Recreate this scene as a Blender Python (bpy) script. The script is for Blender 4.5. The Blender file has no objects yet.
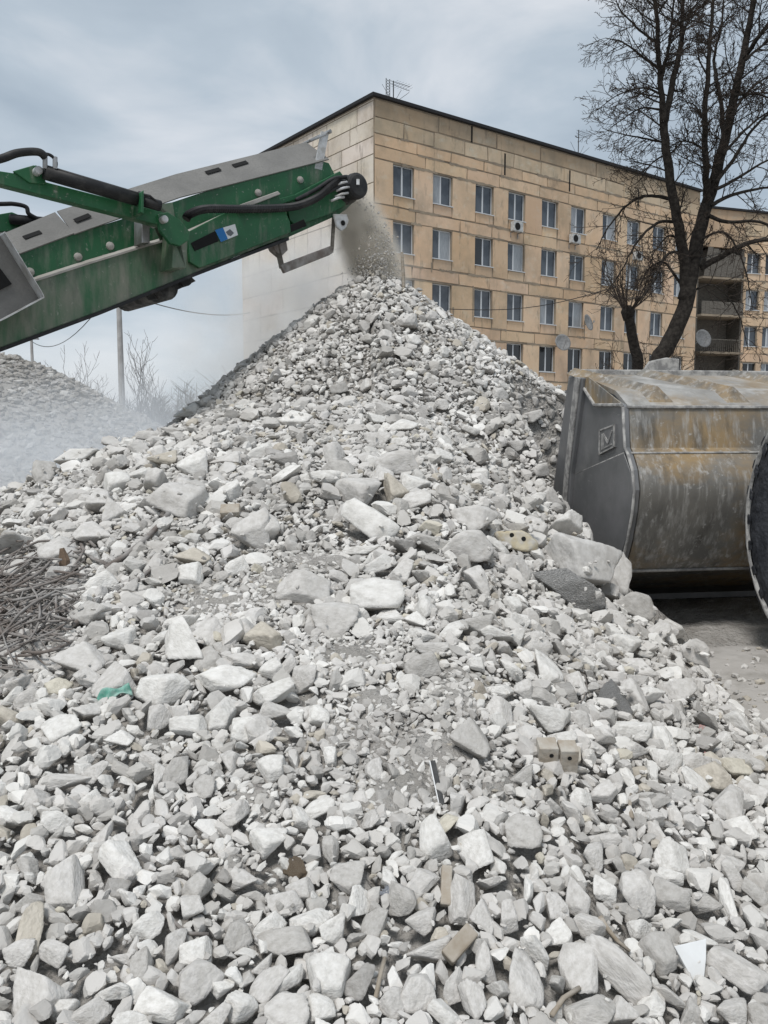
import bpy, bmesh, math, random
import numpy as np
from mathutils import Vector, Matrix, noise as mnoise
R_ = math.radians
random.seed(7); rng = np.random.default_rng(11)
scene = bpy.context.scene
COL = scene.collection
# ------------------------------------------------------------------ camera
F = 830.0; TH = math.atan(87/830); CAMZ = 1.7
cd = bpy.data.cameras.new('camera'); cam = bpy.data.objects.new('camera', cd); COL.objects.link(cam)
cam.location = (0, 0, CAMZ); cam.rotation_euler = (math.pi/2-TH, 0, 0)
cd.sensor_fit = 'VERTICAL'; cd.sensor_height = 36.0; cd.lens = 36.0*F/1024
cd.clip_start = 0.05; cd.clip_end = 3000
scene.camera = cam
# ------------------------------------------------------------------ world and sun
w = bpy.data.worlds.new('World'); scene.world = w; w.use_nodes = True
nt = w.node_tree; nt.nodes.clear()
def wn(t): return nt.nodes.new(t)
out = wn('ShaderNodeOutputWorld'); mixs = wn('ShaderNodeMixShader')
b1 = wn('ShaderNodeBackground'); b2 = wn('ShaderNodeBackground')
sky = wn('ShaderNodeTexSky'); sky.sky_type = 'NISHITA'; sky.sun_disc = False
SUN_EL, SUN_AZ = 62, 208
sky.sun_elevation = R_(SUN_EL); sky.sun_rotation = R_(SUN_AZ)
b1.inputs['Strength'].default_value = 0.1
nt.links.new(sky.outputs[0], b1.inputs[0])
tc = wn('ShaderNodeTexCoord'); mp = wn('ShaderNodeMapping'); mp.inputs['Scale'].default_value = (1.0, 1.0, 2.6)
mp.inputs['Rotation'].default_value = (0, R_(14), 0)
nt.links.new(tc.outputs['Generated'], mp.inputs[0])
n1 = wn('ShaderNodeTexNoise'); n1.inputs['Scale'].default_value = 2.6; n1.inputs['Detail'].default_value = 6; n1.inputs['Roughness'].default_value = .52
n1.inputs['Distortion'].default_value = .35
nt.links.new(mp.outputs[0], n1.inputs['Vector'])
rp = wn('ShaderNodeValToRGB'); e = rp.color_ramp.elements
e[0].position = .36; e[0].color = (.43, .51, .59, 1)
e[1].position = .64; e[1].color = (.80, .835, .88, 1)
m_ = e.new(.5); m_.color = (.55, .63, .705, 1)
nt.links.new(n1.outputs['Fac'], rp.inputs[0])
nt.links.new(rp.outputs[0], b2.inputs[0]); b2.inputs['Strength'].default_value = .98
mixs.inputs[0].default_value = .86
nt.links.new(b1.outputs[0], mixs.inputs[1]); nt.links.new(b2.outputs[0], mixs.inputs[2]); nt.links.new(mixs.outputs[0], out.inputs[0])
sd = bpy.data.lights.new('sun', 'SUN'); sd.energy = 2.5; sd.angle = R_(16); sd.color = (1, .975, .94)
sun = bpy.data.objects.new('sun', sd); COL.objects.link(sun)
sun.rotation_euler = (R_(90-SUN_EL), 0, R_(180-SUN_AZ)); sun.location = (0, 0, 30)
scene.view_settings.view_transform = 'Standard'; scene.view_settings.look = 'None'
scene.view_settings.exposure = 0.0; scene.cycles.volume_bounces = 4; scene.cycles.max_bounces = 8; scene.view_settings.gamma = 1
# ------------------------------------------------------------------ pixel -> point helpers (photo read-off)
CT, ST = math.cos(TH), math.sin(TH)
def ray(px, py):
    x = (px-384)/F; u = (512-py)/F
    return Vector((x, CT+u*ST, -ST+u*CT))
def at(px, py, Y):
    d = ray(px, py); return Vector((0, 0, CAMZ)) + d*(Y/d.y)
def proj(p):
    x, y, z = p[0], p[1], p[2]-CAMZ
    zc = y*CT - z*ST; yc = y*ST + z*CT
    return 384+F*x/zc, 512-F*yc/zc, zc
# ------------------------------------------------------------------ tagging
def tag(o, label=None, cat=None, group=None, kind=None):
    if label: o['label'] = label
    if cat: o['category'] = cat
    if group: o['group'] = group
    if kind: o['kind'] = kind
    return o
def empty(name, loc, label=None, cat=None, group=None, rz=0):
    o = bpy.data.objects.new(name, None); COL.objects.link(o); o.location = loc; o.rotation_euler = (0, 0, rz)
    o.empty_display_size = .2
    return tag(o, label, cat, group)
def world_of(o):
    M = Matrix.Identity(4)
    while o is not None:
        M = Matrix.LocRotScale(o.location, o.rotation_euler, o.scale) @ M; o = o.parent
    return M
def link_copy(o, loc, rz=None, parent=None):
    c = o.copy(); COL.objects.link(c); c.location = loc
    if rz is not None: c.rotation_euler = (0, 0, rz)
    c.parent = parent
    for ch in [q for q in list(COL.objects) if q.parent == o]:
        d = ch.copy(); COL.objects.link(d); d.parent = c
        for g in [q for q in list(COL.objects) if q.parent == ch]:
            k = g.copy(); COL.objects.link(k); k.parent = d
    return c
# ------------------------------------------------------------------ materials
def mat(name, col, rough=.8, metal=0, col2=None, scale=3, lo=.4, hi=.6, detail=6, bump=0, bscale=20, bdist=.02, stretch=None, coord='Object', spec=.3):
    m = bpy.data.materials.new(name); m.use_nodes = True; t = m.node_tree; b = t.nodes['Principled BSDF']
    b.inputs['Base Color'].default_value = (*col, 1); b.inputs['Roughness'].default_value = rough; b.inputs['Metallic'].default_value = metal
    b.inputs['Specular IOR Level'].default_value = spec
    tcn = t.nodes.new('ShaderNodeTexCoord'); mpn = t.nodes.new('ShaderNodeMapping'); t.links.new(tcn.outputs[coord], mpn.inputs[0])
    if stretch: mpn.inputs['Scale'].default_value = stretch
    if col2:
        n = t.nodes.new('ShaderNodeTexNoise'); n.inputs['Scale'].default_value = scale; n.inputs['Detail'].default_value = detail; n.inputs['Roughness'].default_value = .62
        t.links.new(mpn.outputs[0], n.inputs['Vector'])
        r = t.nodes.new('ShaderNodeValToRGB'); r.color_ramp.elements[0].position = lo; r.color_ramp.elements[1].position = hi
        r.color_ramp.elements[0].color = (*col, 1); r.color_ramp.elements[1].color = (*col2, 1)
        t.links.new(n.outputs['Fac'], r.inputs[0]); t.links.new(r.outputs[0], b.inputs['Base Color'])
    if bump:
        n = t.nodes.new('ShaderNodeTexNoise'); n.inputs['Scale'].default_value = bscale; n.inputs['Detail'].default_value = 8
        t.links.new(tcn.outputs[coord], n.inputs['Vector'])
        bp = t.nodes.new('ShaderNodeBump'); bp.inputs['Strength'].default_value = bump; bp.inputs['Distance'].default_value = bdist
        t.links.new(n.outputs['Fac'], bp.inputs['Height']); t.links.new(bp.outputs[0], b.inputs['Normal'])
    return m
def layer(m, col, scale, lo, hi, stretch=(1, 1, 1), coord='Object', amount=1.0, detail=6, rot=(0, 0, 0)):
    """another noise-shaped layer (dirt, dust, worn paint) over what the base colour already is"""
    t = m.node_tree; b = t.nodes['Principled BSDF']; bc = b.inputs['Base Color']
    tcn = t.nodes.new('ShaderNodeTexCoord'); mpn = t.nodes.new('ShaderNodeMapping'); mpn.inputs['Scale'].default_value = stretch
    mpn.inputs['Rotation'].default_value = rot
    mpn.inputs['Location'].default_value = (scale*1.37, scale*.71, 3.3)
    t.links.new(tcn.outputs[coord], mpn.inputs[0])
    n = t.nodes.new('ShaderNodeTexNoise'); n.inputs['Scale'].default_value = scale; n.inputs['Detail'].default_value = detail; n.inputs['Roughness'].default_value = .65
    t.links.new(mpn.outputs[0], n.inputs['Vector'])
    r = t.nodes.new('ShaderNodeMapRange'); r.inputs['From Min'].default_value = lo; r.inputs['From Max'].default_value = hi; r.inputs['To Max'].default_value = amount
    t.links.new(n.outputs['Fac'], r.inputs['Value'])
    mx = t.nodes.new('ShaderNodeMix'); mx.data_type = 'RGBA'
    if bc.is_linked: t.links.new(bc.links[0].from_socket, mx.inputs[6])
    else: mx.inputs[6].default_value = bc.default_value
    mx.inputs[7].default_value = (*col, 1); t.links.new(r.outputs[0], mx.inputs[0]); t.links.new(mx.outputs[2], bc)
    return m
def tonemul(m, kind, lo=.8, hi=1.15, warm=True):
    """multiply base colour by a per-object random value or by the mesh attribute 'tone'"""
    t = m.node_tree; b = t.nodes['Principled BSDF']; bc = b.inputs['Base Color']
    if kind == 'obj':
        oi = t.nodes.new('ShaderNodeAttribute'); oi.attribute_type = 'OBJECT'; oi.attribute_name = 'tone'; src = oi.outputs['Color']
    else:
        oi = t.nodes.new('ShaderNodeAttribute'); oi.attribute_name = 'tone'; src = oi.outputs['Color']
    mx = t.nodes.new('ShaderNodeMix'); mx.data_type = 'RGBA'; mx.blend_type = 'MULTIPLY'; mx.inputs[0].default_value = 1
    if bc.is_linked: t.links.new(bc.links[0].from_socket, mx.inputs[6])
    else: mx.inputs[6].default_value = bc.default_value
    t.links.new(src, mx.inputs[7]); t.links.new(mx.outputs[2], bc)
    return m
M = {}
def rockmat(name, kind, bs):
    m = mat(name, (.465, .45, .425), .95, 0, (.575, .56, .54), 2.5, .35, .65, bump=.35, bscale=bs, bdist=.02, spec=.12)
    layer(m, (.29, .275, .255), 1.6, .5, .7, amount=.55)
    layer(m, (.64, .635, .62), 5, .56, .7, amount=.4)
    return tonemul(m, kind)
M['rock'] = rockmat('pale_stone', 'obj', 5)
M['rock_mesh'] = rockmat('pale_stone_rubble', 'mesh', 40)
M['fines'] = mat('stone_dust', (.31, .295, .27), 1, 0, (.42, .40, .375), 1.6, .35, .65, bump=1, bscale=34, bdist=.05, spec=.05)
layer(M['fines'], (.5, .49, .47), 60, .60, .66, amount=.7)
layer(M['fines'], (.27, .25, .23), 9, .5, .66, amount=.7)
M['ground'] = mat('dusty_ground', (.34, .32, .295), 1, 0, (.45, .43, .405), .55, .35, .65, bump=.6, bscale=9, bdist=.04, spec=.1)
layer(M['ground'], (.24, .225, .20), 2.7, .5, .68, amount=.7)
def greenpaint(name, dust, lo, hi):
    m = mat(name, (.009, .080, .028), .5, 0, (.014, .115, .042), 1.5, .35, .65, spec=.5)
    layer(m, (.24, .225, .19), dust, lo, hi, (3, 3, .7), amount=.8)
    layer(m, (.05, .055, .045), 3.1, .55, .75, (3, 3, 1), amount=.5)
    layer(m, (.36, .35, .32), 26, .62, .72, (1, 1, 1), amount=.6)
    return m
M['green'] = greenpaint('green_paint', 2.2, .52, .80)
M['green_dusty'] = greenpaint('green_paint_dusty', 2.0, .32, .66)
M['dustcoat'] = mat('dust_coat', (.40, .385, .36), 1, 0, (.3, .285, .26), 3, spec=.05)
M['galv'] = mat('grey_perforated_sheet', (.165, .162, .155), .85, .05, (.21, .205, .195), 2, bump=.3, bscale=60, bdist=.01)
layer(M['galv'], (.14, .138, .13), 50, .5, .6, amount=.4)
M['black'] = mat('black_rubber', (.018, .018, .019), .55, 0, (.06, .058, .055), 6, .5, .75)
M['belt'] = mat('conveyor_belt', (.03, .03, .03), .8, 0, (.2, .19, .175), 5, .45, .75)
M['steel'] = mat('bare_steel', (.42, .42, .42), .35, .7, (.25, .24, .23), 5)
M['lightsteel'] = mat('light_steel', (.62, .63, .64), .5, .2, (.4, .39, .37), 7)
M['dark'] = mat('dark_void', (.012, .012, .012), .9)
M['decal_blue'] = mat('decal_blue', (.02, .16, .42), .4)
M['decal_white'] = mat('decal_white', (.70, .72, .72), .5)
M['greydecal'] = mat('decal_grey', (.14, .15, .16), .5)
# bucket steel: dark steel with worn ochre paint, dust
mb = mat('worn_bucket_steel', (.135, .13, .12), .5, .1, (.21, .20, .18), 2.5, .35, .65, bump=.12, bscale=14, bdist=.01, spec=.45)
layer(mb, (.37, .235, .085), 1.3, .46, .62, (.7, 1, 1.1), amount=.62)
layer(mb, (.075, .07, .062), 2.4, .52, .66, (2.5, 2.5, .5), amount=.7)
layer(mb, (.45, .44, .42), 4.5, .50, .74, (5, 5, .55), amount=.8)
layer(mb, (.5, .49, .47), 16, .60, .68, (1, 1, 1), amount=.6)
M['bucket'] = mb
mb = mat('worn_bucket_top', (.22, .21, .195), .7, .1, (.36, .35, .33), 3, .35, .65, bump=.12, bscale=14, bdist=.01)
layer(mb, (.28, .19, .09), 2.1, .46, .64, amount=.6); layer(mb, (.55, .54, .52), 5, .5, .7, (1, 1, 1), amount=.6)
M['buckettop'] = mb
mb = mat('worn_side_steel', (.125, .128, .13), .45, .15, (.19, .19, .195), 2.5, .35, .65, bump=.1, bscale=18, bdist=.01, spec=.5)
layer(mb, (.30, .295, .285), 3.4, .55, .8, (1, 1, 1), amount=.5)
layer(mb, (.36, .35, .34), 5.5, .66, .70, (.6, .6, 3.2), amount=.6, rot=(.6, 0, 0))
M['bucketside'] = mb
M['dustedge'] = mat('dust_caked_edge', (.42, .41, .39), .95, 0, (.22, .215, .21), 14, .42, .58)
M['tyre'] = mat('tyre_rubber', (.028, .03, .036), .75, 0, (.055, .058, .066), 7, .4, .65, bump=.8, bscale=18, bdist=.03)
layer(M['tyre'], (.2, .195, .185), 11, .60, .74, amount=.7)
M['yellow'] = mat('yellow_machine_paint', (.45, .28, .04), .5, 0, (.3, .2, .06), 3)
M['bark'] = mat('dark_bark', (.022, .019, .017), .95, 0, (.05, .044, .038), 9, .4, .65, bump=.6, bscale=12, bdist=.05, spec=.1)
M['twig'] = mat('twig_bark', (.035, .029, .025), .95, 0, (.06, .048, .04), 6, spec=.1)
M['greytwig'] = mat('pale_twig', (.11, .10, .095), .95, spec=.1)
M['conc'] = mat('concrete_pole', (.33, .32, .31), .9, 0, (.42, .41, .4), 3)
# building
def panelmat(name, c1, c2):
    m = mat(name, c1, .95, 0, c2, .35, .35, .65, bump=.25, bscale=7, bdist=.03, spec=.08)
    layer(m, (.33, .27, .20), .5, .45, .72, (1, 1, .8), amount=.7)
    layer(m, (.64, .55, .43), 1.1, .55, .68, (1, 1, 1.6), amount=.55)
    layer(m, (.20, .17, .14), 1.7, .57, .72, (1.5, 1.5, .45), amount=.65)
    return tonemul(m, 'mesh')
M['panel'] = panelmat('peach_facade_panels', (.62, .44, .29), (.67, .50, .355))
M['panel_end'] = panelmat('hazed_end_panels', (.62, .55, .47), (.68, .61, .53))  # greyer, paler than the facade: dust haze and light painted into the colour
M['mortar'] = mat('joint_mortar', (.22, .18, .14), .95, 0, (.34, .28, .21), .8, .35, .65)
M['roofing'] = mat('roof_edge', (.022, .022, .024), .8)
M['pvc'] = mat('white_window_frame', (.60, .62, .64), .45)
M['glass'] = mat('window_glass', (.045, .055, .07), .12, 0, (.09, .105, .125), .9, .4, .6, spec=.6, coord='Object')
M['glassdark'] = mat('dark_window_glass', (.018, .02, .024), .15, spec=.6)
M['curtain'] = mat('curtained_glass', (.28, .30, .32), .35, 0, (.36, .38, .4), 3, spec=.5, stretch=(6, 6, 1))
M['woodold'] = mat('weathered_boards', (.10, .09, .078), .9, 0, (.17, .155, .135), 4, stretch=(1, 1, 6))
M['dish'] = mat('dish_enamel', (.25, .25, .25), .7, 0, (.18, .18, .18), 6)
M['whitebox'] = mat('ac_casing', (.55, .56, .56), .5, 0, (.4, .4, .39), 5)
M['wood'] = mat('old_wood', (.27, .225, .17), .9, 0, (.40, .36, .31), 8, stretch=(1, 1, 5))
M['woodbrown'] = mat('brown_wood', (.14, .10, .07), .9, 0, (.24, .17, .12), 12)
M['brick_y'] = mat('yellow_perforated_brick', (.46, .39, .26), .95, 0, (.56, .50, .37), 9, bump=.5, bscale=40, bdist=.01)
layer(M['brick_y'], (.52, .51, .49), 10, .48, .62, amount=.7)
M['brick_t'] = mat('tan_brick', (.36, .31, .25), .95, 0, (.45, .42, .37), 12, bump=.5, bscale=40, bdist=.01)
M['brick_o'] = mat('orange_brick', (.42, .24, .15), .95, 0, (.5, .38, .3), 15, bump=.5, bscale=40)
M['redbit'] = mat('dusty_red_brick', (.30, .12, .11), .9, 0, (.42, .32, .30), 12)
M['teal'] = mat('teal_cloth', (.12, .33, .26), .9, 0, (.33, .47, .42), 22)
M['bluebag'] = mat('dark_blue_plastic', (.03, .04, .09), .4, 0, (.10, .11, .16), 14)
M['greybag'] = mat('grey_blue_plastic', (.10, .11, .13), .6, 0, (.28, .29, .31), 16)
M['tile'] = mat('white_glazed_tile', (.74, .75, .75), .3, 0, (.66, .66, .65), 6)
M['blackstrip'] = mat('black_strip', (.02, .022, .024), .5, 0, (.07, .07, .07), 12)
M['rebar'] = mat('dusty_rebar', (.16, .135, .12), .9, 0, (.30, .285, .27), 7, .4, .62)
M['spongy'] = mat('brown_crumbly_chunk', (.32, .23, .15), 1, 0, (.46, .38, .29), 18, bump=1, bscale=60, bdist=.02)
M['greycon'] = mat('rough_grey_concrete', (.34, .335, .325), 1, 0, (.50, .49, .475), 16, .42, .62, bump=1, bscale=26, bdist=.03)
M['tarp'] = mat('dark_roof_sheet', (.05, .06, .07), .5)
M['bush'] = mat('far_wood', (.10, .105, .10), 1, 0, (.16, .155, .145), 2)
# ------------------------------------------------------------------ mesh builder
class MB:
    def __init__(s): s.v = []; s.f = []; s.m = []; s.t = []
    def add(s, v, f, mi=0, tone=None):
        o = len(s.v); s.v += [tuple(p) for p in v]
        for q in f: s.f.append(tuple(i+o for i in q)); s.m.append(mi); s.t.append(tone or (1, 1, 1))
    def box(s, o, a, b, c, mi=0, tone=None):
        """box from corner o along the three edge vectors"""
        o, a, b, c = map(Vector, (o, a, b, c))
        v = [o, o+a, o+a+b, o+b, o+c, o+a+c, o+a+b+c, o+b+c]
        f = [(0, 3, 2, 1), (4, 5, 6, 7), (0, 1, 5, 4), (1, 2, 6, 5), (2, 3, 7, 6), (3, 0, 4, 7)]
        if a.cross(b).dot(c) < 0: f = [q[::-1] for q in f]
        s.add(v, f, mi, tone)
    def cbox(s, c, sx, sy, sz, mi=0, rot=None, tone=None):
        R = rot or Matrix.Identity(3); X, Y, Z = R@Vector((sx, 0, 0)), R@Vector((0, sy, 0)), R@Vector((0, 0, sz))
        s.box(Vector(c)-(X+Y+Z)/2, X, Y, Z, mi, tone)
    def prism(s, pts, ext, mi=0):
        pts = [Vector(p) for p in pts]; ext = Vector(ext); n = len(pts)
        nn = Vector((0, 0, 0))
        for i in range(n): nn += pts[i].cross(pts[(i+1) % n])
        if nn.dot(ext) > 0: pts = pts[::-1]
        v = pts + [p+ext for p in pts]
        f = [tuple(range(n)), tuple(range(2*n-1, n-1, -1))]
        for i in range(n): j = (i+1) % n; f.append((i, i+n, j+n, j))
        s.add(v, f, mi)
    def tube(s, pts, rad, n=8, mi=0, caps=True):
        pts = [Vector(p) for p in pts]
        if not hasattr(rad, '__len__'): rad = [rad]*len(pts)
        v = []; ref = Vector((.13, .21, .97))
        for i, p in enumerate(pts):
            t = (pts[min(i+1, len(pts)-1)]-pts[max(i-1, 0)])
            if t.length < 1e-9: t = Vector((0, 0, 1))
            t.normalize()
            a = ref - t*ref.dot(t)
            if a.length < .05: a = Vector((1, 0, 0)) - t*t.x
            a.normalize(); ref = a; b = t.cross(a)
            for k in range(n):
                an = 2*math.pi*k/n; v.append(p+(a*math.cos(an)+b*math.sin(an))*rad[i])
        f = []
        for i in range(len(pts)-1):
            for k in range(n):
                k2 = (k+1) % n; f.append((i*n+k, i*n+k2, (i+1)*n+k2, (i+1)*n+k))
        if caps: f.append(tuple(range(n))[::-1]); f.append(tuple(range((len(pts)-1)*n, len(pts)*n)))
        s.add(v, f, mi)
    def lathe(s, c, axis, prof, n=32, mi=0, caps=True):
        """prof: (distance along axis, radius)"""
        axis = Vector(axis).normalized(); a = axis.orthogonal().normalized(); b = axis.cross(a); c = Vector(c); v = []
        for (h, r) in prof:
            for k in range(n):
                an = 2*math.pi*k/n; v.append(c+axis*h+(a*math.cos(an)+b*math.sin(an))*r)
        f = []
        for i in range(len(prof)-1):
            for k in range(n): k2 = (k+1) % n; f.append((i*n+k, i*n+k2, (i+1)*n+k2, (i+1)*n+k))
        if caps: f.append(tuple(range(n))[::-1]); f.append(tuple(range((len(prof)-1)*n, len(prof)*n)))
        s.add(v, f, mi)
    def build(s, name, mats, parent=None, smooth=False, bevel=0, tones=False, local=False):
        """vertices are in world space unless local=True"""
        if not isinstance(mats, (list, tuple)): mats = [mats]
        me = bpy.data.meshes.new(name)
        v = s.v
        if parent is not None and not local:
            inv = world_of(parent).inverted(); v = [inv@Vector(p) for p in v]
        me.from_pydata([tuple(p) for p in v], [], s.f)
        for m in mats: me.materials.append(m)
        me.polygons.foreach_set('material_index', s.m)
        if smooth: me.polygons.foreach_set('use_smooth', [True]*len(s.f))
        if tones:
            at_ = me.color_attributes.new('tone', 'FLOAT_COLOR', 'CORNER'); arr = []
            for q, t in zip(s.f, s.t): arr += [*t, 1]*len(q)
            at_.data.foreach_set('color', arr)
        me.update()
        o = bpy.data.objects.new(name, me); COL.objects.link(o); o.parent = parent
        if bevel:
            b = o.modifiers.new('bevel', 'BEVEL'); b.width = bevel; b.segments = 2; b.limit_method = 'ANGLE'
        return o
def base_obj(name, loc, mbuild, mats, label, cat, group=None, **k):
    """a thing that is one mesh: origin at loc"""
    mbuild.v = [tuple(Vector(p)-Vector(loc)) for p in mbuild.v]
    o = mbuild.build(name, mats, **k); o.location = loc
    return tag(o, label, cat, group)
# ------------------------------------------------------------------ ground
def sstep(a, b, x): t = np.clip((x-a)/(b-a), 0, 1); return t*t*(3-2*t)
def waves(x, y, seed, n=10, f0=1., f1=4.):
    r = np.random.default_rng(seed); z = 0*x
    for i in range(n):
        f = f0*(f1/f0)**(i/(n-1)); a = r.uniform(0, 6.28); p = r.uniform(0, 6.28)
        z = z+np.sin(f*(x*math.cos(a)+y*math.sin(a))+p+1.3*np.sin(.7*f*(x*math.sin(a)-y*math.cos(a))+p*2))/(1+.4*i)
    return z/3
CX, CY, CZ = -.12, 10.0, 3.46
def hmound(x, y):
    x = np.asarray(x, float); y = np.asarray(y, float)
    d = np.sqrt((x-CX)**2+(y-CY)**2)
    sl = np.where(x < CX, .79, .70)
    cone = CZ+.10 - sl*np.sqrt(d*d+.02)
    heap = .285*(y-.72) - (.26+.28*sstep(2.2, 4.6, y))*np.maximum(0, x-.3) - .20*np.maximum(0, -x-1.3)
    # the crest of the near heap runs diagonally: beyond it the heap falls away
    crest = 7.3 - .95*np.maximum(0, -x-1.5) - .9*np.maximum(0, x-.2)
    heap = heap - .85*np.maximum(0, y-crest)
    heap = heap - .65*np.maximum(0, x-(2.04-.72*(y-4.4))-.02)*sstep(3.0, 4.0, y)*(1-sstep(5.1, 5.7, y))
    heap = heap - .12*sstep(1.0, 2.2, np.maximum(0, -x-1.2))
    k = 7.0
    h = np.log(np.exp(k*cone.clip(-3, 9))+np.exp(k*heap.clip(-3, 9)))/k
    # dug-away face beside the loader bucket
    cut = .14+1.05*np.maximum(0, 2.1-x)+4*np.maximum(0, 1.5-x)
    wgt = sstep(5.35, 6.0, y)*(1-sstep(8.3, 9.0, y))
    h = np.where(cut < h, h*(1-wgt)+cut*wgt, h)
    h = h + .055*waves(x, y, 3, 10, 1.2, 5) + .018*waves(x, y, 5, 10, 7, 22)
    return h
def groundz(x, y):
    return .03*waves(x, y, 9, 8, .8, 3)*1.0 + .15*np.exp(-((x-2.6)**2+(y-5.2)**2)/1.2)
def grid_mesh(name, xs, ys, zf, m, smooth=True):
    X, Y = np.meshgrid(xs, ys); Z = zf(X, Y); n, k = len(ys), len(xs)
    v = np.stack([X, Y, Z], -1).reshape(-1, 3)
    i = np.arange((n-1)*k).reshape(n-1, k)[:, :-1].ravel()
    f = np.stack([i, i+1, i+k+1, i+k], -1)
    me = bpy.data.meshes.new(name); me.vertices.add(len(v)); me.vertices.foreach_set('co', v.ravel())
    me.loops.add(f.size); me.loops.foreach_set('vertex_index', f.ravel().astype(np.int32))
    me.polygons.add(len(f)); me.polygons.foreach_set('loop_start', np.arange(0, f.size, 4, dtype=np.int32))
    me.polygons.foreach_set('use_smooth', np.full(len(f), smooth))
    me.update(calc_edges=True); me.materials.append(m)
    o = bpy.data.objects.new(name, me); COL.objects.link(o); return o
gx = np.unique(np.concatenate([np.linspace(-900, -14, 16), np.arange(-14, 14, .12), np.linspace(14, 900, 16)]))
gy = np.unique(np.concatenate([np.linspace(-300, -4, 10), np.arange(-4, 22, .12), np.linspace(22, 1800, 24)]))
def gz(x, y):
    fade = (1-sstep(8, 13, np.abs(x)))*(1-sstep(14, 20, y))*sstep(-3.5, -1, y)
    # fall gently below the mound so the two never share a plane
    return (groundz(x, y)+.05*waves(x, y, 21, 9, 3, 14)*.4)*fade
grid_mesh('ground', gx, gy, gz, M['ground'])['kind'] = 'structure'
mx_ = np.arange(-5.6, 4.2, .03); my_ = np.arange(-.2, 15.5, .03)
def mz(x, y):
    h = hmound(x, y)+.012*waves(x, y, 31, 12, 30, 90)
    return np.maximum(h, -.25)
mo = grid_mesh('rubble_mound', mx_, my_, mz, M['fines']); mo['kind'] = 'structure'
def noop(): pass
def surf(x, y): return np.maximum(hmound(x, y), gz(x, y))
GX0, GY0, GS = -5.5, -.2, .0125
NX, NY = int(9.6/GS), int(14.5/GS)
gxx, gyy = np.meshgrid(GX0+GS*np.arange(NX), GY0+GS*np.arange(NY))
BASE = surf(gxx, gyy); HG = BASE.copy()
def sf(x, y):
    i, j = int((x-GX0)/GS), int((y-GY0)/GS)
    return float(BASE[j, i]) if 0 <= i < NX and 0 <= j < NY else 0.0
def hit(px, py):
    d = ray(px, py); t = .5; prev = None
    while t < 30:
        p = Vector((0, 0, CAMZ))+d*t; s = p.z-sf(p.x, p.y)
        if s < 0:
            a, b = t-.03, t
            for _ in range(12):
                m = (a+b)/2; q = Vector((0, 0, CAMZ))+d*m
                if q.z-sf(q.x, q.y) < 0: b = m
                else: a = m
            return Vector((0, 0, CAMZ))+d*a
        t += .03
    return None
def normal_at(x, y):
    e = .06; return Vector((sf(x-e, y)-sf(x+e, y), sf(x, y-e)-sf(x, y+e), 2*e)).normalized()
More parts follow.
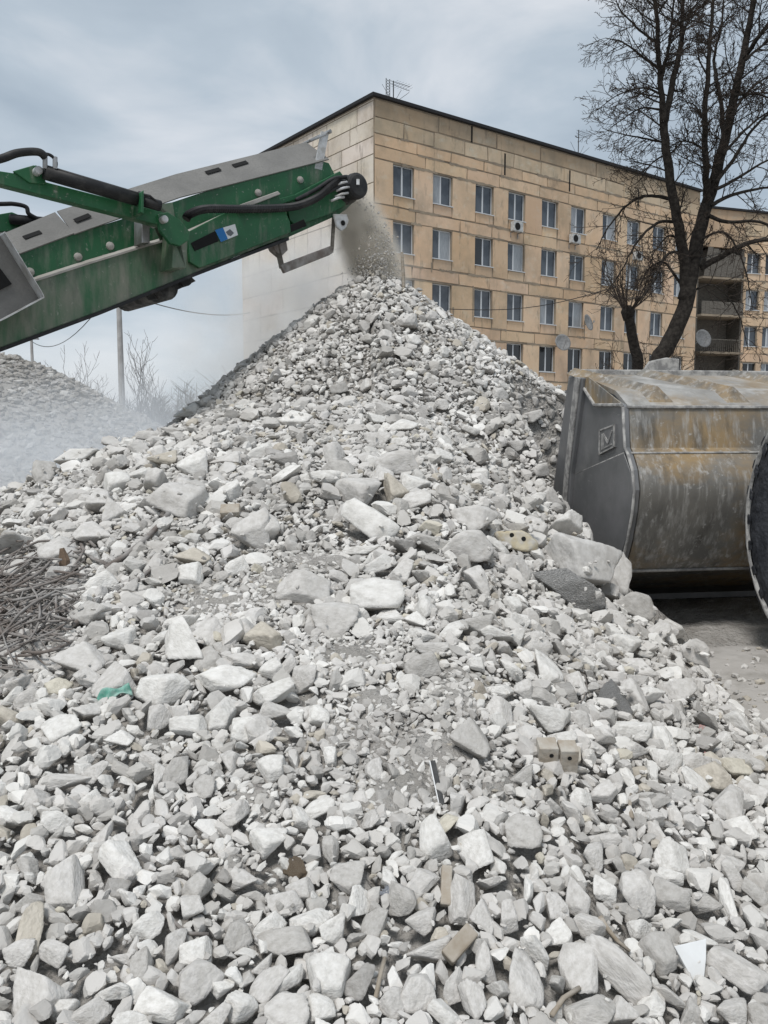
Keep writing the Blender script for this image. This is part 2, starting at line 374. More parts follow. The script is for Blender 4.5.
# ------------------------------------------------------------------ apartment building
D1 = Vector((.8, .6, 0)); D2 = Vector((-.6, .8, 0)); UP = Vector((0, 0, 1))
C0 = Vector((at(374, 97, 45.7).x, 45.7, 0)); ZR = at(374, 97, 45.7).z
ROWS = [14.9, 11.9, 8.9, 5.9, 2.9]
WC = [2.0, 4.8, 8.04, 10.75, 13.7, 16.4, 19.6, 22.2, 25.1, 27.8]
WW, WH = 1.42, 1.62
r5 = random.Random(5)
def rt(a=.1): k = 1+r5.uniform(-a, a); return (k*(1+r5.uniform(-.02, .02)), k, k*(1+r5.uniform(-.03, .03)))
def panel_wall(mbd, org, dx, nrm, L, rows, cols, ww, wh, top, mi_panel, mi_mortar, attic=True, toneA=(1, 1, 1)):
    """prefabricated panel wall: backing with openings, panels standing proud, jittered joints. nrm points outwards"""
    TH_ = .35
    def P(s, z, n=0): return org+dx*s+UP*z+nrm*n
    def slab(s0, s1, z0, z1):            # backing
        if s1-s0 > .01 and z1-z0 > .01: mbd.box(P(s0, z0, -TH_), dx*(s1-s0), UP*(z1-z0), nrm*TH_, mi_mortar)
    def panel(s0, s1, z0, z1, tn=None):
        g = .036
        j = lambda: r5.uniform(-.03, .04)
        a = [P(s0+g+j(), z0+g+j(), .002), P(s1-g-j(), z0+g+j(), .002), P(s1-g-j(), z1-g-j(), .002), P(s0+g+j(), z1-g-j(), .002)]
        t = tn or rt(.09)
        v = a+[p+nrm*.03 for p in a]; f = [(4, 5, 6, 7), (0, 1, 5, 4), (1, 2, 6, 5), (2, 3, 7, 6), (3, 0, 4, 7)]
        if (a[1]-a[0]).cross(a[3]-a[0]).dot(nrm) < 0: f = [q[::-1] for q in f]
        mbd.add(v, f, mi_panel, t)
    # backing split round the openings
    zs = [0]
    for zc in sorted(rows): zs += [zc-wh/2, zc+wh/2]
    zs.append(top)
    for i in range(0, len(zs)-1):
        if i % 2 == 0: slab(0, L, zs[i], zs[i+1])
        else:
            x = 0
            for c in cols: slab(x, c-ww/2, zs[i], zs[i+1]); x = c+ww/2
            slab(x, L, zs[i], zs[i+1])
    # mortar smeared over some joints in broken runs
    zj = []
    for zc in rows: zj += [zc+wh/2+.05, zc-wh/2-.62]
    if attic: zt_ = max(rows)+wh/2+.75; zj += [zt_, zt_+.62]
    for z in zj:
        x = r5.uniform(0, 3)
        while x < L-2:
            l_ = r5.uniform(.6, 3.2); h_ = r5.uniform(.05, .12)
            pts = []
            m_n = 13
            for k in range(m_n): pts.append(P(x+l_*k/(m_n-1), z-h_*r5.uniform(.3, 1), .036))
            for k in range(m_n-1, -1, -1): pts.append(P(x+l_*k/(m_n-1), z+h_*r5.uniform(.2, .9), .036))
            mbd.prism(pts, nrm*.006, mi_mortar); x += l_+r5.uniform(.4, 5)
    for c in cols:
        for zc in rows:
            if r5.random() < .45:
                h_ = r5.uniform(.5, 2.2); w_ = r5.uniform(.05, .13); x = c+r5.choice((-1, 1))*(ww/2+.07+w_/2); z = zc-wh/2-.62+r5.uniform(-.2, .3)
                pts = [P(x+w_*r5.uniform(-.6, -.2), z+h_*k/4, .045) for k in range(5)]+[P(x+w_*r5.uniform(.2, .6), z+h_*k/4, .045) for k in range(4, -1, -1)]
                mbd.prism(pts, nrm*.005, mi_mortar)
    # panels
    srt = sorted(rows)
    for i, zc in enumerate(srt):
        z0, z1 = zc-wh/2, zc+wh/2; zlow = z0-.62
        x = 0
        for k, c in enumerate(cols):
            panel(x, c-ww/2, zlow, z1+.05)         # pier
            panel(c-ww/2, c+ww/2, zlow, z0)         # below the window
            x = c+ww/2
        panel(x, L, zlow, z1+.05)
        zb0 = z1+.05; zb1 = (srt[i+1]-wh/2-.62) if i+1 < len(srt) else z1+.75
        x = 0                                       # spandrel band, joints off the window grid
        while x < L-.1:
            n = min(L, x+r5.uniform(2.3, 3.6))
            if L-n < .8: n = L
            panel(x, n, zb0, zb1); x = n
    if srt: zlow = srt[0]-wh/2-.62
    else: zlow = 0
    if zlow > .3:
        x = 0
        while x < L-.1:
            n = min(L, x+3); panel(x, n, .05, zlow); x = n
    if attic:
        za = srt[-1]+wh/2+.75
        for (z0, z1, w0, w1, tn) in ((za, za+.62, 2.2, 3.4, (1, .98, .95)), (za+.62, top-.95, 1.7, 2.4, (.88, .95, .98)), (top-.95, top-.05, 3.0, 6.2, (.70, .74, .76))):
            x = 0
            while x < L-.1:
                n = min(L, x+r5.uniform(w0, w1))
                if L-n < .7: n = L
                k = r5.uniform(.88, 1.08); panel(x, n, z0, z1, tuple(t*k for t in tn)); x = n
bld = empty('apartment_building', C0, 'long five storey peach panel apartment block with white windows behind the rubble', 'building')
mbw = MB()
LF = 30.0; LE = 15.2
N1 = Vector((.6, -.8, 0)); N2 = -D1
panel_wall(mbw, C0, D1, N1, LF, ROWS, WC, WW, WH, ZR, 0, 1)
mbw.build('wall', [M['panel'], M['mortar']], bld, tones=True)
# dark narrow vents in the attic
for s_, z_, h_ in ((9.6, ZR-2.3, 1.25), (15.4, ZR-2.3, 1.3), (22.5, ZR-2.2, 1.2), (6.9, ZR-.95, .9)):
    mbv = MB(); mbv.box(C0+D1*s_+UP*z_+N1*.034, D1*.12, UP*h_, N1*.01); mbv.build('vent_slot', M['dark'], bld)
me_ = MB()
def end_panels():
    def P(s, z, n=0): return C0+D2*s+UP*z+N2*n
    me_.box(P(.36, 0, -.35)+D1*0, D2*(LE-.36), UP*ZR, N2*.35, 1)
    z = 0.05
    while z < ZR-.1:
        z1 = min(ZR-.05, z+(1.45 if z < ZR-3 else .9)); s = .02
        while s < LE-.1:
            s1 = min(LE, s+r5.choice([1.5, 3.0, 2.2]))
            if LE-s1 < .7: s1 = LE
            g = .03; a = [P(s+g, z+g, .002), P(s1-g, z+g, .002), P(s1-g, z1-g, .002), P(s+g, z1-g, .002)]
            v = a+[p+N2*.02 for p in a]; f = [(4, 5, 6, 7), (0, 1, 5, 4), (1, 2, 6, 5), (2, 3, 7, 6), (3, 0, 4, 7)]
            if (a[1]-a[0]).cross(a[3]-a[0]).dot(N2) < 0: f = [q[::-1] for q in f]
            me_.add(v, f, 0, rt(.05)); s = s1
        z = z1
end_panels()
me_.build('end_wall', [M['panel_end'], M['mortar']], bld, tones=True)
mr = MB()
mr.box(C0+N1*.22+N2*.22+UP*(ZR+.003), D1*(LF+.22), D2*(LE+.44), UP*.16)
mr.box(C0+D2*(LE-.35)+D1*.36, D1*(LF-.36), D2*.34, UP*ZR)   # rear wall
mr.box(C0+D1*(LF-.35)+D2*.36, D1*.34, D2*(LE-.72), UP*ZR)
mr.box(C0+D1*.5+D2*.5+UP*.0, D1*(LF-1), D2*.02, UP*.01)
mr.build('roof', M['roofing'], bld)
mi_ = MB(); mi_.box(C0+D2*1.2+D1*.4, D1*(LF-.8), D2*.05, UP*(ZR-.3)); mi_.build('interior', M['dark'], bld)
# windows
def win_meshes(tag_, g1, g2, split, dark=False):
    fr = MB(); w2, h2 = WW/2, WH/2; t = .055; d = .07
    # local: x along facade, y = into the wall, z up, origin at centre on the outer face
    def bx(x0, x1, z0, z1, y0=.13, y1=.20): fr.box((x0, y0, z0), (x1-x0, 0, 0), (0, y1-y0, 0), (0, 0, z1-z0))
    bx(-w2, -w2+t, -h2, h2); bx(w2-t, w2, -h2, h2); bx(-w2+t, w2-t, h2-t, h2); bx(-w2+t, w2-t, -h2, -h2+t)
    sx = -w2+WW*split
    bx(sx-.05, sx+.05, -h2+t, h2-t)
    p1 = MB(); p1.box((-w2+t, .155, -h2+t), (sx-.05+w2-t, 0, 0), (0, .02, 0), (0, 0, WH-2*t))
    p2 = MB(); p2.box((sx+.05, .155, -h2+t), (w2-t-sx-.05, 0, 0), (0, .02, 0), (0, 0, WH-2*t))
    si = MB(); si.box((-w2-.04, -.10, -h2-.045), (WW+.08, 0, 0), (0, .22, 0), (0, 0, .045))
    return fr, p1, p2, si
WP = []
for split, a, b in ((.48, 'glass', 'glass'), (.42, 'glass', 'curtain'), (.5, 'glassdark', 'glassdark'), (.52, 'glassdark', 'glass'), (.46, 'curtain', 'glass')):
    fr, p1, p2, si = win_meshes('', a, b, split)
    meshes = []
    for nm, q, mm in (('frame', fr, 'pvc'), ('pane', p1, a), ('pane', p2, b), ('sill', si, 'pvc')):
        o = q.build(nm, M[mm], local=True); meshes.append(o.data); bpy.data.objects.remove(o)
    WP.append(meshes)
def put_window(par, pos, dx, kind, scale=1):
    a = math.atan2(dx.y, dx.x)
    wo = bpy.data.objects.new('window', WP[kind][0]); COL.objects.link(wo); wo.parent = par
    wo.location = pos-par.location; wo.rotation_euler = (0, 0, a)
    for nm, dd in zip(('pane', 'pane', 'sill'), WP[kind][1:]):
        o = bpy.data.objects.new(nm, dd); COL.objects.link(o); o.parent = wo
rw = random.Random(3)
for ri, zc in enumerate(ROWS):
    for ci, c in enumerate(WC):
        kind = rw.choice([0, 0, 0, 1, 4]) if ri < 3 else 2
        if ri == 1 and ci in (2, 3): kind = 1
        if ri in (0, 1) and ci == 2: kind = 3 if ri else 0
        put_window(bld, C0+D1*c+UP*zc, D1, kind)
# second wing, set back behind the long block
DW = Vector((.949, .316, 0)).normalized(); NW = Vector((DW.y, -DW.x, 0)); DB = -NW
CW = Vector((at(700, 205, 69.3).x, 69.3, 0)); ZW = at(712, 209, 69.8).z
wing = empty('apartment_wing', CW, 'set back wing of the apartment block with shabby dark loggias behind the tree', 'building')
mw = MB()
LG = 4.6                      # loggia bay width
wcols = [5.9-LG, 7.45-LG+0.1, 10.2-LG, 13.1-LG, 16-LG, 19-LG, 22-LG]
wcols = [1.0, 2.9, 5.8, 8.7, 11.6, 14.5]
CWw = CW+DW*LG
panel_wall(mw, CWw, DW, NW, 16.5, [z+.2 for z in ROWS], wcols, 1.3, WH, ZW, 0, 1)
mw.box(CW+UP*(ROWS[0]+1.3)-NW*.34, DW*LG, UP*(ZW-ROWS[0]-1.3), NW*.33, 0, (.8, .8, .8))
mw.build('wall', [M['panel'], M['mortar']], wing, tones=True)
mr = MB(); mr.box(CW+NW*.2+UP*(ZW+.003)-DW*.2, DW*(21.6), DB*12, UP*.16)
mr.box(CW+DB*11.6, DW*21.1, DB*.3, UP*ZW); mr.box(CW+DW*20.8+DB*.4, DW*.3, DB*11.1, UP*ZW); mr.build('roof', M['roofing'], wing)
for zc in ROWS:
    for c in wcols: put_window(wing, CWw+DW*c+UP*(zc+.2), DW, rw.choice([0, 1, 2, 4]))
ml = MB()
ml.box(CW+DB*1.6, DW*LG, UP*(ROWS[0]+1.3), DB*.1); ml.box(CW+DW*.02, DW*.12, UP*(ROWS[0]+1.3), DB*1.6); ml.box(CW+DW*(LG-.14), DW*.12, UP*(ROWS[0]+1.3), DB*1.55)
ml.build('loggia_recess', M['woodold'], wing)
for k, zc in enumerate(ROWS):
    q = MB(); z0 = zc-1.35
    q.box(CW+UP*z0+NW*.55+DW*.1, DW*(LG-.3), UP*.16, DB*2.1); b_ = q.build('balcony', M['mortar'], wing)
    q = MB()
    if k == 0:                                   # leaning boards in the top loggia
        for i in range(7):
            a = CW+UP*(z0+.2)+DW*(.25+.55*i)+NW*.5
            q.box(a, DW*.5, (UP*(2.3-.1*i)+DW*.35), DB*.04)
    elif k == 1:
        for i in range(11): q.box(CW+UP*(z0+.16)+DW*(.15+.38*i)+NW*.5, DW*.36, UP*1.05, DB*.04)
    else:
        for i in range(21): q.tube([CW+UP*(z0+.16)+DW*(.2+.2*i)+NW*.5, CW+UP*(z0+1.15)+DW*(.2+.2*i)+NW*.5], .022, 4)
        q.box(CW+UP*(z0+1.12)+DW*.15+NW*.52, DW*(LG-.4), UP*.06, DB*.06)
    q.build('railing', M['woodold'], b_)
# --- wall fittings
def on_facade(px, py, off):
    """point on the long facade (pushed off it) seen at px,py"""
    d = ray(px, py); o = C0+N1*off; t = (o-Vector((0, 0, CAMZ))).dot(N1)/d.dot(N1)
    return Vector((0, 0, CAMZ))+d*t
ang1 = math.atan2(D1.y, D1.x)
def ac_unit(px, py, label):
    p = on_facade(px, py, .3); e = empty('air_conditioner', p, label, 'air conditioner', 'outdoor air conditioner units on the facade', ang1)
    q = MB(); q.box((-.4, -.15, -.28), (.8, 0, 0), (0, .3, 0), (0, 0, .56)); q.build('casing', M['whitebox'], e, local=True, bevel=.02)
    q = MB(); q.lathe((-.1, -.155, 0), (0, -1, 0), [(0, .22), (.02, .22), (.02, .19)], 20); q.build('fan_grille', M['dark'], e, local=True)
    q = MB()
    for x in (-.3, .3): q.box((x, -.1, -.34), (.04, 0, 0), (0, .38, 0), (0, 0, .05)); q.box((x, .22, -.6), (.04, 0, 0), (0, .04, 0), (0, 0, .3))
    q.build('bracket', M['steel'], e, local=True)
ac_unit(517, 227, 'white air conditioner under the fourth top floor window from the corner')
ac_unit(575, 239, 'air conditioner beneath the sixth top floor window, with a dark fan')
ac_unit(638, 256, 'small air conditioner on the facade seen between the bare tree branches')
def dish(p, r, label, axis, par_d=.4):
    e = empty('satellite_dish', p, label, 'satellite dish', 'satellite dishes on the apartment block')
    ax = Vector(axis).normalized(); q = MB()
    prof = [(-.02, .02)]+[(.25*r*(t*t)-.02, r*t) for t in (.2, .4, .6, .8, 1)]+[(.25*r*t*t, r*t) for t in (1, .8, .6, .4, .2, .02)]
    q.lathe(p, ax, prof, 28); q.build('reflector', M['dish'], e, smooth=True)
    q = MB(); q.tube([p-ax*.03, p-ax*.2-UP*.1, p-ax*par_d-UP*.1], .03, 6); q.build('mount', M['steel'], e)
    q = MB(); q.tube([p-UP*r*.9+ax*.2*r, p+ax*r*.9-UP*.1], .015, 5); q.cbox(p+ax*r*.9-UP*.08, .09, .09, .12); q.build('feed_arm', M['steel'], e)
dish(on_facade(562, 343, .55), .55, 'grey satellite dish lower on the facade, beside the dark windows above the bucket', N1+UP*.3-D1*.35)
dish(on_facade(587, 323, .55), .55, 'satellite dish higher on the facade, left of the pollarded tree', N1+UP*.3+D1*.25)
dish(at(702, 339, 68.2), .75, 'whitish satellite dish hanging at the dark loggias', NW+UP*.25, .9)
# antennas on the roof
def antenna(px, py0, s, h, label, lattice):
    b = C0+D1*s+D2*.8+UP*(ZR+.16); e = empty('roof_antenna', b, label, 'antenna', 'aerials on the roof')
    q = MB(); q.tube([b, b+UP*h], .03, 6)
    if lattice:
        for sx in (-.25, .0):
            q.tube([b+D1*(sx-.25), b+D1*(sx-.25)+UP*h*1.02], .02, 5)
        for i in range(9):
            z0 = h*i/9; q.tube([b-D1*.5+UP*z0, b-D1*.25+UP*(z0+h/9)], .012, 4); q.tube([b-D1*.25+UP*z0, b-D1*.5+UP*(z0+h/9)], .012, 4)
    q.build('mast', M['blackstrip'], e)
    q = MB()
    for i, zz in enumerate((.97, .86)):
        a = b+UP*h*zz; q.tube([a-D1*.2, a+D1*1.15-UP*.08*i], .014, 4)
        for j in range(6): c = a+D1*(.1+.2*j); q.tube([c-D2*.3, c+D2*.3], .007, 4)
    for an in (-.7, .5, 1.0): q.tube([b+UP*.15, b+UP*1.0+D1*an*1.1], .012, 4)
    q.build('aerial', M['blackstrip'], e)
antenna(403, 75, 1.9, 1.35, 'lattice television aerial at the corner of the roof', True)
antenna(577, 140, 17.2, 1.9, 'thin aerial half way along the roof edge', False)
q = MB()
pc = [on_facade(449, 309, .4)]; a_, b_ = on_facade(449, 309, .35), at(612, 288, 50)
q.tube([a_.lerp(b_, t)-UP*.5*math.sin(math.pi*t) for t in np.linspace(0, 1, 14)]+[at(700, 260, 44), at(800, 225, 38)], .022, 5)
base_obj('overhead_cable', a_, q, M['black'], 'thin dark cable sagging across the peach facade', 'cable')
# small shed roof peeking behind the bucket
sh = empty('shed', (at(600, 400, 30).x, 30, 0), 'low shed with dark roof between the rubble cone and the bucket', 'shed')
q = MB(); p0 = at(545, 402, 30); p1 = at(640, 402, 30); q.box((p0.x, 30, 0), (p1.x-p0.x, 0, 0), (0, 4, 0), (0, 0, p0.z)); q.build('wall', M['mortar'], sh)
q = MB(); a = at(540, 401, 29.6); b = at(588, 386, 29.6); c = at(650, 401, 29.6)
q.prism([a, b, c, c-UP*.12, a-UP*.12], (0, 4.8, 0)); q.build('roof', M['tarp'], sh)
# ------------------------------------------------------------------ trees
class Tree:
    def __init__(s, seed, tr='bark'): s.big = MB(); s.fine = MB(); s.r = random.Random(seed)
    def limb(s, pts, r0, r1, n=10):
        P = [Vector(p) for p in pts]; out = []
        for i in range(len(P)-1):
            a, b = P[max(i-1, 0)], P[i]; c, d = P[i+1], P[min(i+2, len(P)-1)]
            for k in range(5):
                t = k/5; out.append(.5*((2*b)+(c-a)*t+(2*a-5*b+4*c-d)*t*t+(3*b-a-3*c+d)*t**3))
        out.append(P[-1]); m = len(out)
        out = [p+Vector((s.r.uniform(-1, 1), s.r.uniform(-1, 1), 0))*.02 for p in out]
        rad = [r0+(r1-r0)*(i/(m-1))**.9 for i in range(m)]
        s.big.tube(out, rad, n); return out, rad
    def branch(s, p, d, L, r, lev, up=.25, kids=None):
        """one wandering twig and its side twigs"""
        rr = s.r; n = max(3, int(3+L*1.6)); pts = [p.copy()]; q = p.copy(); dd = d.normalized()
        for i in range(n):
            dd = (dd+Vector((rr.gauss(0, .13), rr.gauss(0, .13), rr.gauss(0, .10)+up*.22))).normalized()
            q = q+dd*(L/n); pts.append(q.copy())
        r1 = max(r*.25, .005)
        rad = [r+(r1-r)*i/n for i in range(n+1)]
        tgt = s.big if lev <= 1 else s.fine
        tgt.tube(pts, rad, 6 if lev <= 1 else 3, caps=False)
        if lev >= 4: return
        k = kids if kids is not None else {1: 8, 2: 5, 3: 3}[lev]
        for i in range(k):
            t = .15+.85*(i+rr.random())/k; j = min(int(t*n), n-1); pp = pts[j].lerp(pts[j+1], t*n-j)
            ax = (pts[j+1]-pts[j]).normalized(); o = ax.orthogonal().normalized(); o.rotate(Matrix.Rotation(rr.uniform(0, 6.28), 3, ax))
            an = rr.uniform(.5, 1.0); nd = ax*math.cos(an)+o*math.sin(an)
            s.branch(pp, nd, L*(1-.45*t)*rr.uniform(.38, .62), max(r*.42*(1-.3*t), .0075), lev+1, up)
    def sprout(s, pts, rad, k, L, t0=.1, t1=1., up=.25, side=None, lev=1, r=.045):
        rr = s.r
        for i in range(k):
            t = t0+(t1-t0)*(i+rr.random())/k; j = min(int(t*(len(pts)-1)), len(pts)-2)
            p = pts[j].lerp(pts[j+1], t*(len(pts)-1)-j); ax = (pts[j+1]-pts[j]).normalized()
            o = ax.orthogonal().normalized(); o.rotate(Matrix.Rotation(rr.uniform(0, 6.28), 3, ax))
            if side is not None and o.dot(side) < -.2 and rr.random() < .8: o = -o
            an = rr.uniform(.75, 1.25); d = ax*math.cos(an)+o*math.sin(an)
            s.branch(p, d, L*rr.uniform(.6, 1.15), min(r*rr.uniform(.6, 1.1), rad[j]*.6), lev, up)
    def done(s, name, base, label, cat='tree', group=None, m1='bark', m2='twig'):
        e = empty(name, base, label, cat, group)
        s.big.build('trunk', M[m1], e, smooth=True)
        if s.fine.v: s.fine.build('crown', M[m2], e)
        return e
TY = 26.0
T = Tree(4)
base = Vector((at(655, 372, TY).x, TY, -.1))
tr, rd = T.limb([base, at(657, 372, TY), at(668, 345, TY), at(683, 312, TY), at(689, 288, TY)], .28, .22, 14)
f0 = at(686, 300, TY)
A, ra = T.limb([f0, at(685, 270, TY), at(680, 235, TY-.2), at(672, 190, TY-.5), at(665, 140, TY-.8), at(663, 110, TY-.9)], .19, .11)
A1, r1_ = T.limb([at(664, 122, TY-.9), at(661, 90, TY-1.1), at(658, 40, TY-1.3), at(655, -10, TY-1.4), at(650, -90, TY-1.4), at(652, -150, TY-1.4)], .10, .02)
A2, r2_ = T.limb([at(664, 125, TY-.9), at(672, 85, TY-.6), at(681, 40, TY-.4), at(683, 0, TY-.3), at(690, -70, TY-.2), at(688, -150, TY-.2)], .11, .02)
A3, r3_ = T.limb([at(661, 80, TY-1.1), at(668, 50, TY-1.8), at(672, 20, TY-2.1), at(674, -20, TY-2.4)], .06, .02)
B, rb = T.limb([f0, at(692, 268, TY+.1), at(701, 225, TY+.3), at(711, 192, TY+.5), at(722, 150, TY+.7), at(734, 100, TY+.8), at(744, 50, TY+.8), at(754, 0, TY+.8), at(765, -90, TY+.8), at(768, -170, TY+.8)], .25, .04)
Bb, rbb = T.limb([at(707, 203, TY+.4), at(706, 170, TY-.2), at(705, 120, TY-.6), at(708, 70, TY-.8), at(712, 20, TY-.8), at(714, -40, TY-.8), at(718, -110, TY-.6)], .12, .02)
Bc, rbc = T.limb([at(725, 140, TY+.7), at(720, 95, TY+1.5), at(714, 60, TY+2.), at(722, 20, TY+2.3), at(724, -40, TY+2.4)], .08, .02)
Bd, rbd = T.limb([at(742, 60, TY+.8), at(760, 35, TY+.4), at(790, -10, TY), at(800, -70, TY)], .09, .02)
LR = []
for pts_, r0 in (([(700, 268), (722, 256), (745, 244), (768, 240), (800, 246), (830, 262)], .11),
                 ([(712, 205), (730, 196), (752, 190), (775, 188), (812, 200)], .07),
                 ([(708, 215), (727, 222), (760, 222), (795, 240), (815, 265)], .07),
                 ([(716, 182), (733, 160), (752, 130), (775, 108), (800, 90)], .07),
                 ([(722, 155), (745, 130), (768, 112), (800, 96)], .05),
                 ([(728, 120), (748, 92), (770, 75), (800, 55)], .05),
                 ([(715, 190), (738, 178), (768, 160), (800, 150)], .06),
                 ([(700, 240), (722, 232), (738, 250), (748, 280), (752, 310)], .045),
                 ([(694, 290), (712, 285), (730, 300), (742, 325), (748, 350)], .04),
                 ([(745, 60), (770, 40), (800, 30)], .05), ([(735, 95), (762, 95), (790, 110)], .045),
                 ([(672, 200), (655, 196), (638, 198), (622, 210), (608, 228), (596, 250)], .06),
                 ([(676, 222), (660, 222), (646, 232), (632, 250), (622, 270), (606, 292)], .055),
                 ([(684, 262), (676, 252), (664, 258), (655, 278), (640, 300)], .06),
                 ([(681, 240), (668, 236), (656, 250), (650, 262)], .04),
                 ([(662, 142), (642, 138), (622, 134), (602, 128)], .035),
                 ([(664, 155), (650, 165), (640, 180), (628, 188)], .03),
                 ([(662, 95), (645, 88), (625, 92), (606, 102)], .04),
                 ([(660, 70), (640, 55), (622, 42), (606, 38)], .045),
                 ([(659, 45), (640, 30), (622, 12), (612, -10)], .045),
                 ([(662, 110), (642, 108), (624, 118), (610, 128)], .035),
                 ([(686, 292), (670, 268), (660, 262), (648, 270), (640, 285)], .05),
                 ([(704, 150), (690, 142), (678, 142), (668, 150)], .04),
                 ([(702, 118), (694, 105), (680, 100)], .035)):
    yo = T.r.uniform(-.4, .4); n_ = len(pts_)
    q = [at(x, y, TY+.1+yo*i/2*1.2*(1 if i else 0)) for i, (x, y) in enumerate(pts_)]
    o, rdd = T.limb(q, r0, r0*.25, 7); LR.append((o, rdd))
Lft = Vector((-1, 0, 0)); Rgt = Vector((1, 0, 0))
for o, rdd in LR: T.sprout(o, rdd, 16, 1.05, .15, 1, .05, None, 2, .022)
for o, rdd, k, L in ((A1, r1_, 26, 1.7), (A2, r2_, 24, 1.6), (A3, r3_, 14, 1.2), (B, rb, 30, 2.0), (Bb, rbb, 26, 1.5), (Bc, rbc, 16, 1.3), (Bd, rbd, 12, 1.5), (A, ra, 12, 1.3)):
    T.sprout(o, rdd, k, L, .3 if o is B else .12, 1, .30, Lft if o is A1 else None, 1, .03)
T.done('bare_tree', base, 'tall leafless tree with a leaning black trunk forking in two behind the bucket')
# pollarded small tree
T = Tree(9); PY = 30.0
base = Vector((at(637, 372, PY).x, PY, -.1))
o, rd = T.limb([base, at(638, 372, PY), at(634, 345, PY), at(629, 318, PY), at(627, 310, PY)], .22, .15, 12)
T.big.lathe(at(628, 312, PY)-UP*.15, UP, [(-.15, .15), (0, .2), (.15, .25), (.3, .2), (.38, .08)], 12)
for i in range(24):
    a = T.r.uniform(0, 6.28); T.branch(at(628, 310, PY)+Vector((math.cos(a), math.sin(a), 0))*.15, Vector((math.cos(a)*.9, math.sin(a)*.7, T.r.uniform(.5, 1.5))), T.r.uniform(1.3, 2.6), .03, 2, .15)
T.done('pollarded_tree', base, 'short pollarded tree with thin shoots, left of the big leaning trunk')
# shrub between them
for px, Y, L, lab in ((652, 28, 1.5, 'dense dark leafless shrub at the foot of the leaning trunk'), (668, 31, 1.2, 'small leafless shrub right behind the leaning trunk')):
    T = Tree(px); b0 = Vector((at(px, 372, Y).x, Y, 0))
    for i in range(9):
        T.branch(b0+Vector((T.r.uniform(-.3, .3), T.r.uniform(-.3, .3), 0)), Vector((T.r.uniform(-.25, .25), T.r.uniform(-.25, .25), 1)), L*2.6, .03, 1, .1)
    T.done('bare_shrub', b0, lab, 'shrub')
# right-hand tree tips beyond the frame are part of the bare tree; left background follows
def farshrub(px, Y, ztop, n, lab, seed, spread=.35, grp=None):
    T = Tree(seed); b0 = Vector((at(px, 400, Y).x, Y, 0))
    for i in range(n):
        T.branch(b0+Vector((T.r.uniform(-.4, .4), T.r.uniform(-.4, .4), 0)), Vector((T.r.uniform(-spread, spread), T.r.uniform(-spread, spread), 1)), ztop*T.r.uniform(.7, 1.05), .035, 2, 1.1, kids=9)
    T.done('bare_sapling', b0, lab, 'young tree', grp, 'greytwig', 'greytwig')
farshrub(147, 32, 4.4, 6, 'clump of tall thin leafless saplings right of the concrete pole', 41, .14)
farshrub(92, 38, 4.6, 4, 'small bushy leafless tree left of the concrete pole', 42, .12)
farshrub(70, 46, 4.4, 3, 'faint leafless sapling behind the far rubble mound', 43, .2)
# distant wood
T = Tree(77); mbd = MB(); r = random.Random(8)
for i in range(420):
    px = r.uniform(-60, 300); Y = r.uniform(75, 110); x = at(px, 425, Y).x; H = r.uniform(2.2, 4.6)*(1.35 if px > 170 else 1)
    p = Vector((x, Y, 0)); mbd.tube([p, p+UP*H*.5, p+UP*H+Vector((r.uniform(-.3, .3), 0, 0))], [.09, .06, .02], 3, caps=False)
    for k in range(12):
        z = H*r.uniform(.3, .95); a = r.uniform(0, 6.28); l = r.uniform(.6, 1.7)
        mbd.tube([p+UP*z, p+UP*(z+l*.8)+Vector((math.cos(a), math.sin(a), 0))*l], [.035, .012], 3, caps=False)
o = mbd.build('distant_wood', M['bush']); tag(o, 'hazy leafless wood on the left horizon', 'wood', kind='stuff')
# poles and wires
def pole(px, Y, ztop, rad, lab, xt=None):
    b = Vector((at(px, 400, Y).x, Y, 0)); e = empty('utility_pole', b, lab, 'utility pole', 'poles of the overhead line')
    q = MB(); q.tube([b, b+UP*ztop], [rad*1.25, rad*.85], 10); q.build('post', M['conc'], e)
    q = MB(); q.cbox(b+UP*(ztop-.35), 1.1, .09, .09)
    for sx in (-.45, .45): q.lathe(b+UP*(ztop-.3)+Vector((sx, 0, 0)), UP, [(0, .04), (.1, .06), (.16, .03)], 8)
    q.build('crossarm', M['steel'], e); return b+UP*(ztop-.15)
pA = pole(122, 34, at(122, 292, 34).z, .115, 'thick concrete utility pole standing in the dust, left background')
pB = pole(34, 60, at(34, 334, 60).z, .11, 'thin distant utility pole rising behind the far rubble mound')
def wire(a, b, sag, lab):
    q = MB(); q.tube([a.lerp(b, t)-UP*sag*4*t*(1-t) for t in np.linspace(0, 1, 16)], .022, 4)
    base_obj('overhead_wire', a, q, M['blackstrip'], lab, 'overhead wire', 'overhead wires left of the building')
wire(pA+Vector((-.45, 0, 0)), pB+Vector((-.4, 0, 0)), 1.3, 'overhead wire sagging between the two utility poles')
wire(pA+Vector((.45, 0, 0)), C0+D2*14+UP*9.2-D1*.1, .4, 'overhead wire from the thick pole to the building')
